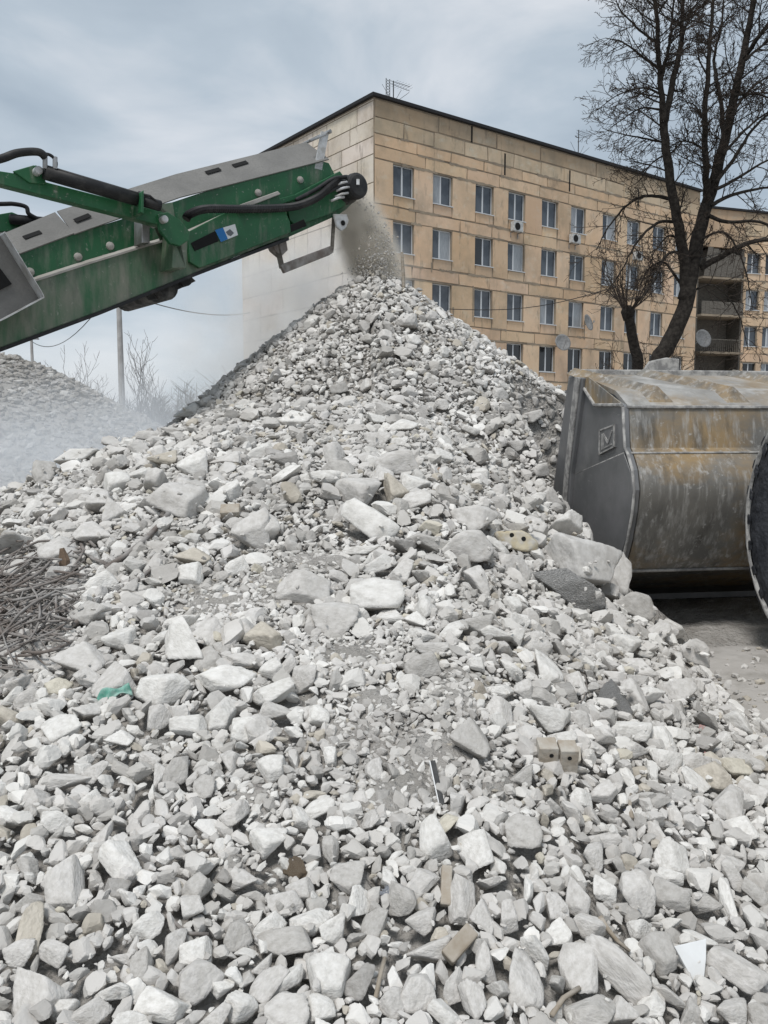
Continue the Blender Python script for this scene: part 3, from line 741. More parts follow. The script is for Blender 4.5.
# ------------------------------------------------------------------ rock shapes
def ico(sub):
    bm = bmesh.new(); bmesh.ops.create_icosphere(bm, subdivisions=sub, radius=1)
    v = np.array([x.co[:] for x in bm.verts]); f = np.array([[q.index for q in x.verts] for x in bm.faces]); bm.free()
    return v/np.linalg.norm(v, axis=1, keepdims=True), f
ICO = {s: ico(s) for s in (1, 2, 3, 4, 5)}
def rock(sub, seed, asp, npl=12, p=26, rough=0.0):
    r = np.random.default_rng(seed); d, f = ICO[sub]
    n = r.normal(size=(npl, 3)); n = n/np.linalg.norm(n, axis=1, keepdims=True)
    # spread the cutting planes a little so no face dominates
    for _ in range(8):
        g = n[:, None]-n[None]; dist = (g**2).sum(-1)+.05; n = n+.03*(g/dist[..., None]).sum(1); n = n/np.linalg.norm(n, axis=1, keepdims=True)
    h = r.uniform(.45, 1.0, npl)
    q = np.maximum(0, d@n.T/h); rad = 1/((q**p).sum(1)**(1/p)+1e-6); rad = np.minimum(rad, 1.5)
    v = d*rad[:, None]
    if rough:
        k = np.array([mnoise.fractal(Vector(x*2.1+seed), .9, 2.1, 5) for x in v]); v = v*(1+rough*k[:, None])
        st = np.array([mnoise.noise(Vector(x*1.3+seed*1.7)) for x in v]); v = v*(1+rough*1.2*np.round(st*5)[:, None]/5)
    v = v*np.array(asp); lo, hi = v.min(0), v.max(0); v = (v-(lo+hi)/2)
    ext = (hi-lo)/2; v = v/ext
    return v, f
ASPS = [(1, .8, .62), (1, .72, .45), (1, .9, .7), (1, .55, .42), (1, .82, .34), (1, .66, .6), (1, .93, .5), (1, .45, .38)]
HP = [rock(4, 100+i, ASPS[i % 8], random.Random(i).choice([6, 7, 8, 9]), 70, .018) for i in range(28)]
MP = [rock(2, 300+i, ASPS[i % 8], 7+i % 4, 44) for i in range(32)]
SP = [rock(1, 500+i, ASPS[i % 8], 7, 26) for i in range(24)]
XP = [rock(3, 700+i, ASPS[i % 8], 7+i % 3, 60, .018) for i in range(24)]
def npmesh(name, v, f, m, smooth, tone=None):
    me = bpy.data.meshes.new(name); me.vertices.add(len(v)); me.vertices.foreach_set('co', np.ascontiguousarray(v, dtype=np.float32).ravel())
    k = f.shape[1]; me.loops.add(f.size); me.loops.foreach_set('vertex_index', f.ravel().astype(np.int32))
    me.polygons.add(len(f)); me.polygons.foreach_set('loop_start', np.arange(0, f.size, k, dtype=np.int32))
    me.polygons.foreach_set('use_smooth', np.full(len(f), smooth)); me.update(calc_edges=True); me.materials.append(m)
    if tone is not None:
        a = me.color_attributes.new('tone', 'FLOAT_COLOR', 'POINT'); a.data.foreach_set('color', tone.astype(np.float32).ravel())
    return me
HM = [npmesh('rock', v, f, M['rock'], True) for v, f in HP]
# stacking map: what already lies on the mound
def stack_query(x, y, r):
    i, j = int((x-GX0)/GS), int((y-GY0)/GS); k = max(1, int(r*.55/GS))
    s = (slice(max(j-k, 0), j+k+1), slice(max(i-k, 0), i+k+1))
    return HG[s], BASE[s]
def stack_add(x, y, r, ztop, zc):
    i, j = int((x-GX0)/GS), int((y-GY0)/GS); k = max(1, int(r*.9/GS))
    j0, j1, i0, i1 = max(j-k, 0), min(j+k+1, NY), max(i-k, 0), min(i+k+1, NX)
    if j1 <= j0 or i1 <= i0: return
    dx = gxx[j0:j1, i0:i1]-x; dy = gyy[j0:j1, i0:i1]-y; q = np.clip(1-(dx*dx+dy*dy)/(r*.9)**2, 0, 1)
    c = np.where(q > 0, zc+(ztop-zc)*np.sqrt(q), -9); HG[j0:j1, i0:i1] = np.maximum(HG[j0:j1, i0:i1], c)
ROCKS = []   # dict(pos, R(3x3), size(3), tone, hero)
TONES = {'w': (1.28, 1.28, 1.27), 'p': (1.07, 1.06, 1.05), 'g': (.88, .87, .855), 't': (.92, .87, .78), 'd': (.70, .69, .68), 'k': (.58, .56, .53), 'y': (1.06, 1.02, .90)}
TN = {'w': 'white', 'p': 'pale grey', 'g': 'grey', 't': 'tan', 'd': 'dark grey', 'y': 'yellowish'}
CR, CU, CV = Vector((1, 0, 0)), Vector((0, ST, CT)), Vector((0, -CT, ST))
def hero_rock(px, py, wpx, hpx, rot=0, tone='p', thick=.66, lift=.6):
    P = hit(px, py+hpx*.2)
    if P is None: return
    dist = proj(P)[2]; a = wpx/2*dist/F*1.02; b = hpx/2*dist/F*1.02; c = math.sqrt(a*b)*thick
    N = normal_at(P.x, P.y); Z = (CV*.55+N*.75).normalized(); X = (CR*math.cos(rot)+CU*math.sin(rot)); X = (X-Z*X.dot(Z)).normalized(); Yv = Z.cross(X)
    cosf = max(.6, Z.dot(CV))
    pos = P+N*c*lift
    ROCKS.append(dict(p=pos, R=Matrix((X, Yv, Z)).transposed(), s=(a, b/cosf**.5, c), tone=tone, hero=True, px=(px, py), r=max(a, b)))
    stack_add(pos.x, pos.y, (a+b)/2*1.05, pos.z+c*.6, pos.z-c*.3)
HERO = """372 523 62 44 -12 w;361 491 48 38 30 p;390 490 28 30 60 t;397 466 46 24 0 p;417 484 30 22 5 w;417 501 28 20 20 p;468 517 46 36 -25 p;463 549 62 32 18 p
333 619 48 38 -15 p;377 597 54 36 -5 w;304 590 54 30 -8 p;400 574 30 22 35 p;380 566 38 18 15 w;361 552 38 12 8 w;470 623 42 22 -10 g;497 635 42 14 -8 w;431 650 36 14 -5 p
285 461 28 14 -5 d;338 471 34 18 -20 g;262 528 38 34 0 p;480 476 24 20 30 w;377 440 28 18 -10 p;399 442 18 14 20 w;510 605 20 18 0 w;514 620 20 16 10 w;416 621 24 16 0 w
607 574 38 40 20 p;633 607 46 26 -8 g;517 606 22 14 0 p;517 621 22 16 0 w;670 628 30 18 -25 w;545 668 46 24 80 w;633 695 28 34 10 p;626 644 36 22 20 w
673 691 36 28 -10 p;547 718 48 30 -15 w;577 720 26 18 -20 p;560 740 28 18 -10 w;628 732 46 24 25 w;670 713 26 16 -30 p;574 683 20 24 0 p;540 698 32 13 -20 g;722 742 28 16 35 w
20 662 30 28 10 w;81 662 52 34 5 p;113 679 44 40 30 p;162 690 54 34 8 w;225 681 62 26 5 w;222 713 34 36 10 w;188 727 40 20 0 w;159 718 24 24 0 p;63 727 34 30 45 w
244 662 46 14 -5 p;249 732 38 22 -10 w;102 585 34 18 25 w;191 574 26 24 0 w;193 559 36 18 10 t;252 530 38 40 0 p;110 517 36 24 70 p;237 568 26 16 20 w;57 688 30 18 0 y
195 466 30 30 0 w;183 486 18 20 0 p;118 483 30 26 10 w;140 473 24 16 0 w;191 410 32 18 0 w;220 430 18 12 0 p;171 446 18 16 0 p;150 437 26 16 30 p;90 500 22 14 10 p
122 862 46 42 0 w;64 884 38 48 20 p;32 990 48 56 60 p;34 926 24 48 0 t;162 1005 54 30 0 w;195 953 34 28 0 w;200 978 46 36 30 p;239 1007 36 26 -15 w;222 988 28 16 15 w;146 928 38 22 30 w
90 801 26 20 0 w;56 824 34 18 -10 w;95 772 26 22 0 p;69 782 50 16 12 p;179 770 24 34 -20 g;205 787 22 24 0 g;239 934 28 30 0 g;215 1018 30 26 0 p;90 1014 46 24 10 p;20 952 30 24 0 p;55 952 32 28 20 p
269 841 40 28 15 w;319 809 32 16 35 w;434 838 46 30 95 w;475 848 36 34 0 w;350 872 36 34 -40 g;311 921 44 24 -5 w;270 926 34 22 10 w;284 943 60 24 0 g;324 977 46 44 -20 w
287 1012 44 32 10 p;319 1010 34 26 -10 w;287 980 38 22 65 w;269 983 40 24 60 p;260 965 22 20 0 p;374 922 30 20 70 g;426 948 50 22 0 p;421 921 34 24 10 p;461 897 28 42 0 p
419 993 38 36 -20 p;443 1014 34 26 0 w;483 963 20 36 15 p;331 848 18 28 20 g;480 915 26 30 0 p;358 981 34 30 0 d;391 1003 30 26 0 p;300 890 30 20 10 p;455 985 26 30 0 p
669 858 36 32 0 w;670 877 32 16 5 w;723 804 38 40 -10 p;670 895 44 30 0 g;591 855 26 30 0 p;632 892 36 40 20 p;577 897 28 36 -10 p;577 965 42 44 -30 p;616 973 84 30 -62 p
523 980 60 34 75 p;733 970 60 36 -15 p;730 1012 40 26 0 p;591 1012 58 30 -5 g;652 1004 32 24 0 w;655 953 36 38 0 g;725 904 50 16 82 w;753 892 30 28 0 g;555 905 22 26 0 p
557 930 28 26 0 w;589 927 42 22 -15 p;520 831 36 32 0 g;601 795 34 18 35 p;579 799 24 18 0 w;603 889 28 24 0 w;733 865 28 20 15 p;518 775 28 22 0 g;740 829 30 22 0 w;640 930 30 16 5 w
467 739 42 38 0 g;272 695 48 22 8 w;257 729 38 26 0 p;270 769 30 26 0 w;279 713 36 18 -8 p;318 717 26 20 -30 w;304 678 32 22 75 p;287 669 30 16 80 p;272 671 26 20 40 w
423 668 38 24 0 g;374 769 26 18 80 p;331 757 24 14 -70 w;500 691 30 14 -10 w;497 712 28 28 0 p;475 664 20 14 0 w;520 690 22 20 0 p;120 740 28 16 10 w;150 760 24 18 0 p;30 700 30 18 20 p
440 405 18 12 0 p;367 385 18 12 0 p;340 388 18 15 -20 g;412 375 14 10 0 w;470 430 18 12 10 w;500 395 18 12 -10 p;530 415 20 14 0 p;515 445 20 14 0 p;540 470 18 14 0 p;385 335 14 10 0 p;412 340 18 13 -20 w;475 345 12 10 0 p;440 455 20 16 10 w;500 500 24 18 0 p;535 498 20 14 0 w;560 505 16 12 0 p"""
for ln in HERO.replace('\n', ';').split(';'):
    a = ln.split(); hero_rock(*map(float, a[:4]), R_(float(a[4])), a[5])
# the big wedge boulder by the bucket: pale cap over a rough grey underside
BOULDERS = []
def boulder(px, py, w_, h_, rot, mt, label, seed, depthk=.8, lift=.35, cat='boulder', name='boulder', tone=(1, 1, 1)):
    hero_rock(px, py, w_, h_, rot, 'p', depthk, lift); q = ROCKS.pop()
    v, f = rock(5, seed, (1, .8, .7), 9, 40, .05)
    me = npmesh(name, v, f, mt, True); o = bpy.data.objects.new(name, me); COL.objects.link(o)
    o.location = q['p']; o.rotation_euler = q['R'].to_euler(); o.scale = q['s']; o['tone'] = list(tone)
    tag(o, label, cat); BOULDERS.append((o, q)); return o
boulder(566, 583, 92, 40, R_(-6), M['greycon'], 'rough dark grey concrete base stone under the pale wedge boulder by the bucket', 901, .7, .1, 'boulder')
boulder(574, 566, 74, 52, R_(-22), M['rock'], 'big pale wedge boulder standing up in front of the loader bucket', 905, .8, .55, 'boulder')
boulder(609, 695, 32, 36, 0, M['greycon'], 'dark grey rough round concrete lump in the pale rubble below the bucket', 903, .8, .4)
# ---- random rocks, large to small
DUSTY = [(420, 760, 85, 50), (465, 690, 50, 38), (285, 585, 55, 30), (345, 655, 65, 26), (215, 600, 60, 26), (255, 795, 40, 26), (350, 735, 40, 30), (500, 790, 30, 28), (395, 800, 60, 30),
         (245, 935, 18, 30), (350, 880, 30, 24), (150, 745, 45, 10), (230, 860, 20, 25)]
DUSTY = [(a, b, c*1.0, d*1.0) for a, b, c, d in DUSTY]+[(380, 700, 40, 22), (60, 640, 30, 12), (320, 560, 50, 14)]
def dusty(px, py):
    v = 0
    for (a, b, c, d) in DUSTY: v = max(v, math.exp(-(((px-a)/c)**2+((py-b)/d)**2)**1.5))
    return v
_n = len(mo.data.vertices); _c = np.empty(_n*3, np.float32); mo.data.vertices.foreach_get('co', _c); _c = _c.reshape(-1, 3)
_z = _c[:, 2]-CAMZ; _zc = np.maximum(_c[:, 1]*CT-_z*ST, .3); _px = 384+F*_c[:, 0]/_zc; _py = 512-F*(_c[:, 1]*ST+_z*CT)/_zc; _d = np.zeros(_n)
for (a, b, c, d) in DUSTY: _d = np.maximum(_d, np.exp(-(((_px-a)/c)**2+((_py-b)/d)**2)**1.5))
_c[:, 2] += .008*_d-.045*(1-_d)+.008*waves(_c[:, 0], _c[:, 1], 77, 12, 14, 60)*_d; mo.data.vertices.foreach_set('co', _c.ravel()); mo.data.update()
cells = {}; HEROXY = []
def near_ok(x, y, r, k):
    c = .2; i, j = int(x//c), int(y//c); n = 2
    for a in range(i-n, i+n+1):
        for b in range(j-n, j+n+1):
            for (x2, y2, r2) in cells.get((a, b), ()):
                if (x-x2)**2+(y-y2)**2 < (k*(r+r2))**2: return False
    return True
def reg(x, y, r): cells.setdefault((int(x//.2), int(y//.2)), []).append((x, y, r))
for q in ROCKS: reg(q['p'].x, q['p'].y, math.sqrt(q['s'][0]*q['s'][1])*1.0); HEROXY.append((q['p'].x, q['p'].y, math.sqrt(q['s'][0]*q['s'][1])))
for o, q in BOULDERS: reg(q['p'].x, q['p'].y, q['r']*.8)
rr = random.Random(12); HX = np.array(HEROXY+[(q['p'].x, q['p'].y, q['r']*.8) for o, q in BOULDERS])
def rand_rocks(n, rlo, rhi, ymin, ymax, k, dk, pw=1.6, xr=None):
    made = 0
    for _ in range(int(n*1.35)):
        y = ymin+(ymax-ymin)*rr.random(); xm = .5*y+1.1
        x = rr.uniform(*(xr or (-xm, xm)))
        if x < -5.3 or x > 3.9: continue
        h = float(BASE[min(max(int((y-GY0)/GS), 0), NY-1), min(max(int((x-GX0)/GS), 0), NX-1)])
        if h < .09 and rr.random() < .93: continue
        px, py, zc = proj((x, y, h))
        if not (-420 < px < 1150 and 180 < py < 1150): continue
        r = rlo+(rhi-rlo)*rr.random()**pw
        if 5.5 < y < 8.2 and x > 1.56-r: continue       # keep clear of the bucket
        if 4 < y < 8.2 and x > 1.85 and rr.random() < .9: continue
        dv = dusty(px, py)
        if dv > .05 and dv*dk+.22*math.sin(9.1*x+4*y)*math.sin(7.7*y-3*x) > (.25+.45*rr.random()**1.7 if r > .03 else .45+.65*rr.random()): continue
        if 3.4 < y < 5.5 and x > 2.12-.72*(y-4.4) and rr.random() < .96: continue
        if r < .02 and y < 3.4 and dv < .2 and rr.random() < .55: continue
        if not near_ok(x, y, r, k): continue
        if r > .015 and len(HX) and bool((((HX[:, 0]-x)**2+(HX[:, 1]-y)**2) < (HX[:, 2]*.78+r*.55)**2).any()): continue
        if r <= .015 and rr.random() < .8 and bool((((HX[:, 0]-x)**2+(HX[:, 1]-y)**2) < (HX[:, 2]*.8)**2).any()): continue
        g, b = stack_query(x, y, r); over = float(g.mean()-b.mean())
        if over > .7*r and rr.random() < .75: continue
        asp = ASPS[rr.randrange(8)]; s = (r*asp[0]*1.1, r*asp[1]*1.1, r*asp[2]*1.1)
        N = normal_at(x, y) if r > .03 else Vector((0, -.3, 1)).normalized()
        tl = .35 if r > .05 else .6
        Z = (N+Vector((rr.gauss(0, tl), rr.gauss(0, tl), rr.gauss(0, .2)))).normalized()
        X = Z.orthogonal().normalized(); X.rotate(Matrix.Rotation(rr.uniform(0, 6.28), 3, Z)); Y = Z.cross(X)
        zt = float(np.percentile(g, 60)); c = s[2]
        pos = Vector((x, y, zt+c*rr.uniform(.25, .85)*(1-.75*min(1, dv*1.3))))
        t = rr.choices('wpgtdy', (26, 46, 20, 3.5, 3, .6))[0]
        ROCKS.append(dict(p=pos, R=Matrix((X, Y, Z)).transposed(), s=s, tone=t, hero=False, px=(px, py), r=r)); made += 1
        reg(x, y, r*.85); stack_add(x, y, r*.9, pos.z+c*.75, pos.z-c*.4)
    return made
cnt = []
cnt.append(rand_rocks(90, .10, .15, 4.0, 7.6, .9, .98))
cnt.append(rand_rocks(420, .07, .11, 3.0, 9.6, .8, .95))
cnt.append(rand_rocks(3400, .045, .075, 2.9, 12.6, .72, .95))
cnt.append(rand_rocks(17000, .026, .05, 1.2, 10.8, .62, .92))
cnt.append(rand_rocks(34000, .016, .029, 1.1, 10.8, .55, .42))
cnt.append(rand_rocks(16000, .024, .05, 6.6, 12.6, .46, .5))
cnt.append(rand_rocks(16000, .014, .024, 6.0, 12.6, .42, .5))
cnt.append(rand_rocks(30000, .011, .019, 1.0, 6.5, .5, .2))
cnt.append(rand_rocks(22000, .006, .011, 1.0, 4.4, .5, .1))
cnt.append(rand_rocks(6000, .02, .05, 8.5, 12.8, .4, .5, 1.6, (-4.5, -.2)))
print('ROCKS', cnt, len(ROCKS))
# ---- choose the 300 that show largest (with a look at what hides them)
for q in ROCKS:
    a, b, zc = proj(q['p']); q['px'] = (a, b); q['dist'] = zc
    inside = -5 < a < 773 and 250 < b < 1029
    q['rank'] = (1e6 if q['hero'] and inside else 0)+(q['r']*F/zc if inside else 0)
ROCKS.sort(key=lambda q: -q['rank'])
NI = 300
IND, REST = ROCKS[:NI], ROCKS[NI:]
LM = [('black strip', 437, 787), ('yellow brick with round holes', 512, 541), ('tan perforated brick', 552, 760), ('pale wedge boulder', 574, 566), ('rebar tangle', 40, 590),
      ('white tile shard', 680, 940), ('teal cloth scrap', 118, 697), ('dark round concrete lump', 609, 695), ('brown crumbly chunk', 295, 868), ('grey-blue plastic scrap', 391, 892),
      ('brown wood block', 458, 945), ('steel bucket', 600, 520), ('top of the cone', 380, 300), ('tan brick on the left slope', 232, 517), ('orange brick bit', 440, 472),
      ('wire loop', 575, 680), ('dusty red fragments', 706, 738), ('leaning wood splinter', 629, 812), ('bent twig', 180, 915), ('lower left corner', 10, 1015), ('lower right corner', 758, 1015),
      ('left edge of the photo', 0, 800), ('right edge of the photo', 766, 830), ('thin wooden stake', 403, 275), ('wood stump in the rebar', 63, 563)]
def size_word(q):
    s = 2*q['r']*F/q['dist']
    return 'big' if s > 46 else 'medium' if s > 28 else 'small'
def shape_word(q):
    a = q['s'][0]/q['s'][1]; a = max(a, 1/a)
    return 'long narrow' if a > 2.1 else 'elongated' if a > 1.45 else 'blocky' if q['s'][2] > .6*min(q['s'][:2]) else 'broad flat'
def place_word(q, used):
    x, y = q['px']; c = sorted(LM, key=lambda l: (l[1]-x)**2+(l[2]-y)**2)
    outp = []
    for l in c[:3]:
        dx, dy = x-l[1], y-l[2]; d = math.hypot(dx, dy)
        far = 'just ' if d < 50 else 'well ' if d > 110 else ''
        sec = int(((math.degrees(math.atan2(-dy, dx))+22.5) % 360)//45)
        outp.append(far+['right of', 'up and right of', 'above', 'up and left of', 'left of', 'down and left of', 'below', 'down and right of'][sec]+' the '+l[0])
    return outp
USED = set()
for i, q in enumerate(IND):
    me = HM[(i*11+3) % len(HM)]
    o = bpy.data.objects.new('rock', me); COL.objects.link(o); o.location = q['p']; o.rotation_euler = q['R'].to_euler(); o.scale = q['s']
    k = rr.uniform(.94, 1.06); o['tone'] = [c*k for c in TONES[q['tone']]]
    pw_ = place_word(q, USED); b0 = f"{size_word(q)} {shape_word(q)} {TN[q['tone']]} stone "
    lab = None
    for c_ in (pw_[0], pw_[1], pw_[2]):
        if b0+c_ not in USED: lab = b0+c_; break
    if lab is None:
        o2 = ['tilted', 'half buried', 'upper', 'lower', 'dusty', 'outer', 'inner']
        b1_ = f"{shape_word(q)} {TN[q['tone']]} stone {pw_[0]} and {pw_[1].replace('just ', '').replace('well ', '')}"
        lab = b1_
        if lab in USED: lab = f"{shape_word(q)} {TN[q['tone']]} stone {pw_[0]}, {pw_[2].replace('just ', '').replace('well ', '')}"
    if lab in USED:
        cl = lambda s_: s_.replace('just ', '').replace('well ', '').replace('tan brick on the left slope', 'tan left slope brick').replace('yellow brick with round holes', 'yellow holed brick')
        for a_, b_ in ((0, 1), (0, 2), (1, 2)):
            for sz in (size_word(q), shape_word(q), 'irregular', 'angular'):
                c2 = f"{sz} {TN[q['tone']]} stone {cl(pw_[a_])} and {cl(pw_[b_])}"
                if lab in USED and c2 not in USED and len(c2.split()) <= 16: lab = c2
    lw = lab.split()
    if len(lw) > 16: lab = ' '.join([w_ for w_ in lw if w_ not in ('just', 'well')][:16])
    USED.add(lab); tag(o, lab, 'stone', 'larger stones lying on the rubble pile')
dup_ = {}
for o in [x for x in COL.objects if x.name.split('.')[0] == 'rock']: dup_.setdefault(o['label'], []).append(o)
for lab, os_ in dup_.items():
    if len(os_) < 2: continue
    os_.sort(key=lambda o: proj(o.location)[0]); w_ = lab.replace('just ', '').replace('well ', '').replace('medium ', '').split()
    for o, side_ in zip(os_, ['left-hand', 'right-hand'] if len(os_) == 2 else ['left-hand', 'middle', 'right-hand', 'furthest right']): o['label'] = ' '.join([side_]+w_[:15])
# ---- everything else in one rubble mesh
def assemble(items, protos):
    V, Fc, Tn, off = [], [], [], 0
    for i, q in enumerate(items):
        v, f = protos[(i*7+1) % len(protos)]
        Rm = np.array(q['R']); v2 = (v*np.array(q['s']))@Rm.T+np.array(q['p']); V.append(v2); Fc.append(f+off); off += len(v)
        t = np.array(TONES[q['tone']])*(.90+.2*((i*37) % 97)/97); Tn.append(np.broadcast_to(np.array([*t, 1]), (len(v), 4)))
    return np.concatenate(V), np.concatenate(Fc), np.concatenate(Tn), off
g3 = []; g2 = []; g1 = []
for q in REST:
    s = q['r']*F/max(q['dist'], .5); (g3 if s > 9 else g2 if s > 3.6 else g1).append(q)
print('groups', len(g3), len(g2), len(g1))
V, Fc, Tn, off = assemble(g3, XP); V2, F2, T2, o2_ = assemble(g2, MP); V3, F3, T3, o3_ = assemble(g1, SP)
me = npmesh('rubble', np.concatenate([V, V2, V3]), np.concatenate([Fc, F2+off, F3+off+o2_]), M['rock_mesh'], False, np.concatenate([Tn, T2, T3]))
ro = bpy.data.objects.new('rubble', me); COL.objects.link(ro); tag(ro, 'pale crushed stone and concrete rubble covering the whole pile', 'rubble', kind='stuff')
# loose grit on the ground at the right and round the tyre
items = []
for _ in range(2600):
    y = rr.uniform(3.2, 9.5); x = rr.uniform(1.4, .5*y+1.2)
    if hmound(x, y) > .06: continue
    r = .006+.03*rr.random()**4
    items.append(dict(p=Vector((x, y, float(gz(np.array(x), np.array(y)))+r*.3)), R=Matrix.Rotation(rr.uniform(0, 6), 3, 'Z'), s=(r, r*.8, r*.6), tone=rr.choice('pgtg')))
V, Fc, Tn, off = assemble(items, SP)
gr = bpy.data.objects.new('grit', npmesh('grit', V, Fc, M['rock_mesh'], False, Tn)); COL.objects.link(gr); tag(gr, 'loose grit scattered on the dusty ground by the tyre', 'grit', kind='stuff')
# ---- far mound on the left, its stones in the same mesh
fm = []
fx, fy = at(8, 425, 24).x, 24.0
def far_h(x, y):
    e_ = np.sqrt(((x-fx)/1.1)**2+(y-fy)**2); return np.maximum(-.3, 4.25-.66*np.sqrt(e_*e_+.8)+.12*waves(x, y, 55, 8, .8, 4))
fo = grid_mesh('distant_mound', np.arange(fx-11, fx+10, .2), np.arange(fy-8, fy+8, .2), far_h, M['fines']); fo['kind'] = 'structure'
items = []
for _ in range(16000):
    x = fx+rr.uniform(-8, 8); y = fy+rr.uniform(-6.5, 2.5); h = float(far_h(x, y))
    if h < 0: continue
    r = .03+.11*rr.random()**2.5; Z = Vector((rr.gauss(0, .5), rr.gauss(0, .5), 1)).normalized(); X = Z.orthogonal().normalized(); X.rotate(Matrix.Rotation(rr.uniform(0, 6.28), 3, Z))
    items.append(dict(p=Vector((x, y, h+r*.2)), R=Matrix((X, Z.cross(X), Z)).transposed(), s=(r, r*.8, r*.6), tone=rr.choice('gkkdk')))
V, Fc, Tn, off = assemble(items, SP)
fr_ = bpy.data.objects.new('distant_rubble', npmesh('distant_rubble', V, Fc, M['rock_mesh'], False, Tn)); COL.objects.link(fr_); tag(fr_, 'grey rubble covering the far mound in the dust', 'rubble', kind='stuff')
# ------------------------------------------------------------------ debris on the pile
def frame_at(px, py, rot=0, lean=0):
    P = hit(px, py); N = normal_at(P.x, P.y); Z = (CV*.5+N*.8).normalized(); X = CR*math.cos(rot)+CU*math.sin(rot); X = (X-Z*X.dot(Z)).normalized()
    top = float(stack_query(P.x, P.y, .04)[0].mean()); P = P+CV*max(0, top-P.z)*.6
    return P, Matrix((X, Z.cross(X), Z)).transposed(), proj(P)[2]/F
def slab(name, px, py, w_, h_, t_, rot, mt, label, cat, lift=.6, bevel=.004, holes=0, tiltx=0):
    P, Rm, u = frame_at(px, py, rot)
    if tiltx: Rm = Rm@Matrix.Rotation(tiltx, 3, 'X')
    q = MB(); a, b, c = w_*u, h_*u, t_*u; P = P+Rm.col[2]*c*lift
    if not holes: q.cbox((0, 0, 0), a, b, c)
    else:   # perforated brick: grid of through holes seen on the broad face
        nx, ny = holes; gx_, gy_ = a/nx, b/ny
        for i in range(nx):
            for j in range(ny):
                cx_, cy_ = -a/2+gx_*(i+.5), -b/2+gy_*(j+.5); rr0 = min(gx_, gy_)*.26; N_ = 12; ring = []; outr = []
                for k in range(N_):
                    an = 2*math.pi*(k+.5)/N_; ca, sa = math.cos(an), math.sin(an); m = max(abs(ca)/(gx_/2), abs(sa)/(gy_/2))
                    ring.append((cx_+ca*rr0, cy_+sa*rr0)); outr.append((cx_+ca/m, cy_+sa/m))
                # corner points snapped
                v = []; f = []
                for z in (c/2, -c/2):
                    v += [(x, y, z) for x, y in ring]+[(x, y, z) for x, y in outr]
                for k in range(N_):
                    k2 = (k+1) % N_
                    f += [(k, N_+k, N_+k2, k2), (2*N_+k2, 3*N_+k2, 3*N_+k, 2*N_+k), (k2, 2*N_+k2, 2*N_+k, k), (N_+k, 3*N_+k, 3*N_+k2, N_+k2)]
                q.add(v, f)
    o = q.build(name, mt, local=True, bevel=0 if holes else bevel); o.location = P; o.rotation_euler = Rm.to_euler(); return tag(o, label, cat)
def chunk(name, px, py, w_, h_, rot, mt, label, cat, seed, thick=.7, rough=.08, npl=10, lift=.35):
    P, Rm, u = frame_at(px, py, rot); v, f = rock(4, seed, (1, .8, .7), npl, 30, rough)
    me = npmesh(name, v, f, mt, True); o = bpy.data.objects.new(name, me); COL.objects.link(o); a, b = w_*u/2, h_*u/2
    o.scale = (a, b, math.sqrt(a*b)*thick); o.location = P+Rm.col[2]*o.scale.z*lift; o.rotation_euler = Rm.to_euler(); o['tone'] = [1, 1, 1]; return tag(o, label, cat)
# yellow brick with round holes (two holes visible), lying by the bucket
P, Rm, u = frame_at(512, 542, R_(-12)); v, f = rock(4, 61, (1, .8, .8), 8, 26, .06)
q = empty('perforated_brick', P+Rm.col[2]*.03, 'yellowish broken brick with two round holes, left of the loader bucket', 'brick'); q.rotation_euler = Rm.to_euler()
me = npmesh('brick_body', v*np.array([23*u, 16*u, 15*u]), f, M['brick_y'], True); bo = bpy.data.objects.new('brick_body', me); COL.objects.link(bo); bo.parent = q
from mathutils.bvhtree import BVHTree
bv_ = BVHTree.FromPolygons([tuple(p) for p in (v*np.array([23*u, 16*u, 15*u]))], [tuple(int(i) for i in t) for t in f])
for (hx, hy) in ((-.28, -.25), (.22, -.38), (-.6, .0)):
    loc_, nn_, _, _ = bv_.ray_cast(Vector((hx*23*u, hy*16*u, .5)), Vector((0, 0, -1)))
    if loc_ is None: continue
    hh = MB(); hh.lathe(loc_-nn_*.012, nn_, [(0, 2.1*u), (.0135, 2.3*u)], 14); hh.build('hole', M['dark'], q, local=True)
P, Rm, u = frame_at(553, 762, R_(-4)); e = empty('perforated_brick', P+Rm.col[2]*9*u, 'tan block of perforated brick below the white stones, right of the black strip', 'brick')
Rb = Matrix((CR, (CU*.9+CV*.3).normalized(), CR.cross((CU*.9+CV*.3).normalized()))).transposed(); e.rotation_euler = Rb.to_euler()
hq = MB()
for (x0, x1, y1) in ((-20, -1, 18), (1, 19, 15)):   # two broken halves
    hq.box((x0*u, -20*u, -10*u), ((x1-x0)*u, 0, 0), (0, (20+y1)*u, 0), (0, 0, 20*u))
hq.box((-1*u, -20*u, -10*u), (2*u, 0, 0), (0, 30*u, 0), (0, 0, 17*u)); hq.build('brick_body', M['brick_t'], e, local=True, bevel=.006)
for (x, y) in ((-8, 10), (10, 7)):
    hh = MB(); hh.lathe((x*u, y*u, 9.2*u), (0, 0, 1), [(0, 2.0*u), (1.1*u, 2.2*u)], 12); hh.build('hole', M['dark'], e, local=True)
slab('brick', 232, 517, 19, 12, 14, R_(5), M['brick_t'], 'small tan brick on the left slope above the pale round stones', 'brick', .5, .006)
slab('brick', 445, 888, 38, 11, 10, R_(84), M['brick_t'], 'narrow upright brownish brick piece left of a tall grey stone near the bottom', 'brick', .9, .005)
slab('wood_block', 458, 946, 38, 16, 14, R_(52), M['wood'], 'brown wood block lying aslant among the stones at the bottom', 'wood block', .9, .005)
slab('tile', 680, 940, 30, 1.5, 26, R_(0), M['tile'], 'x', 'tile'); bpy.data.objects.remove(COL.objects[-1])
P, Rm, u = frame_at(680, 940, 0); q = MB(); P = P+CV*.10
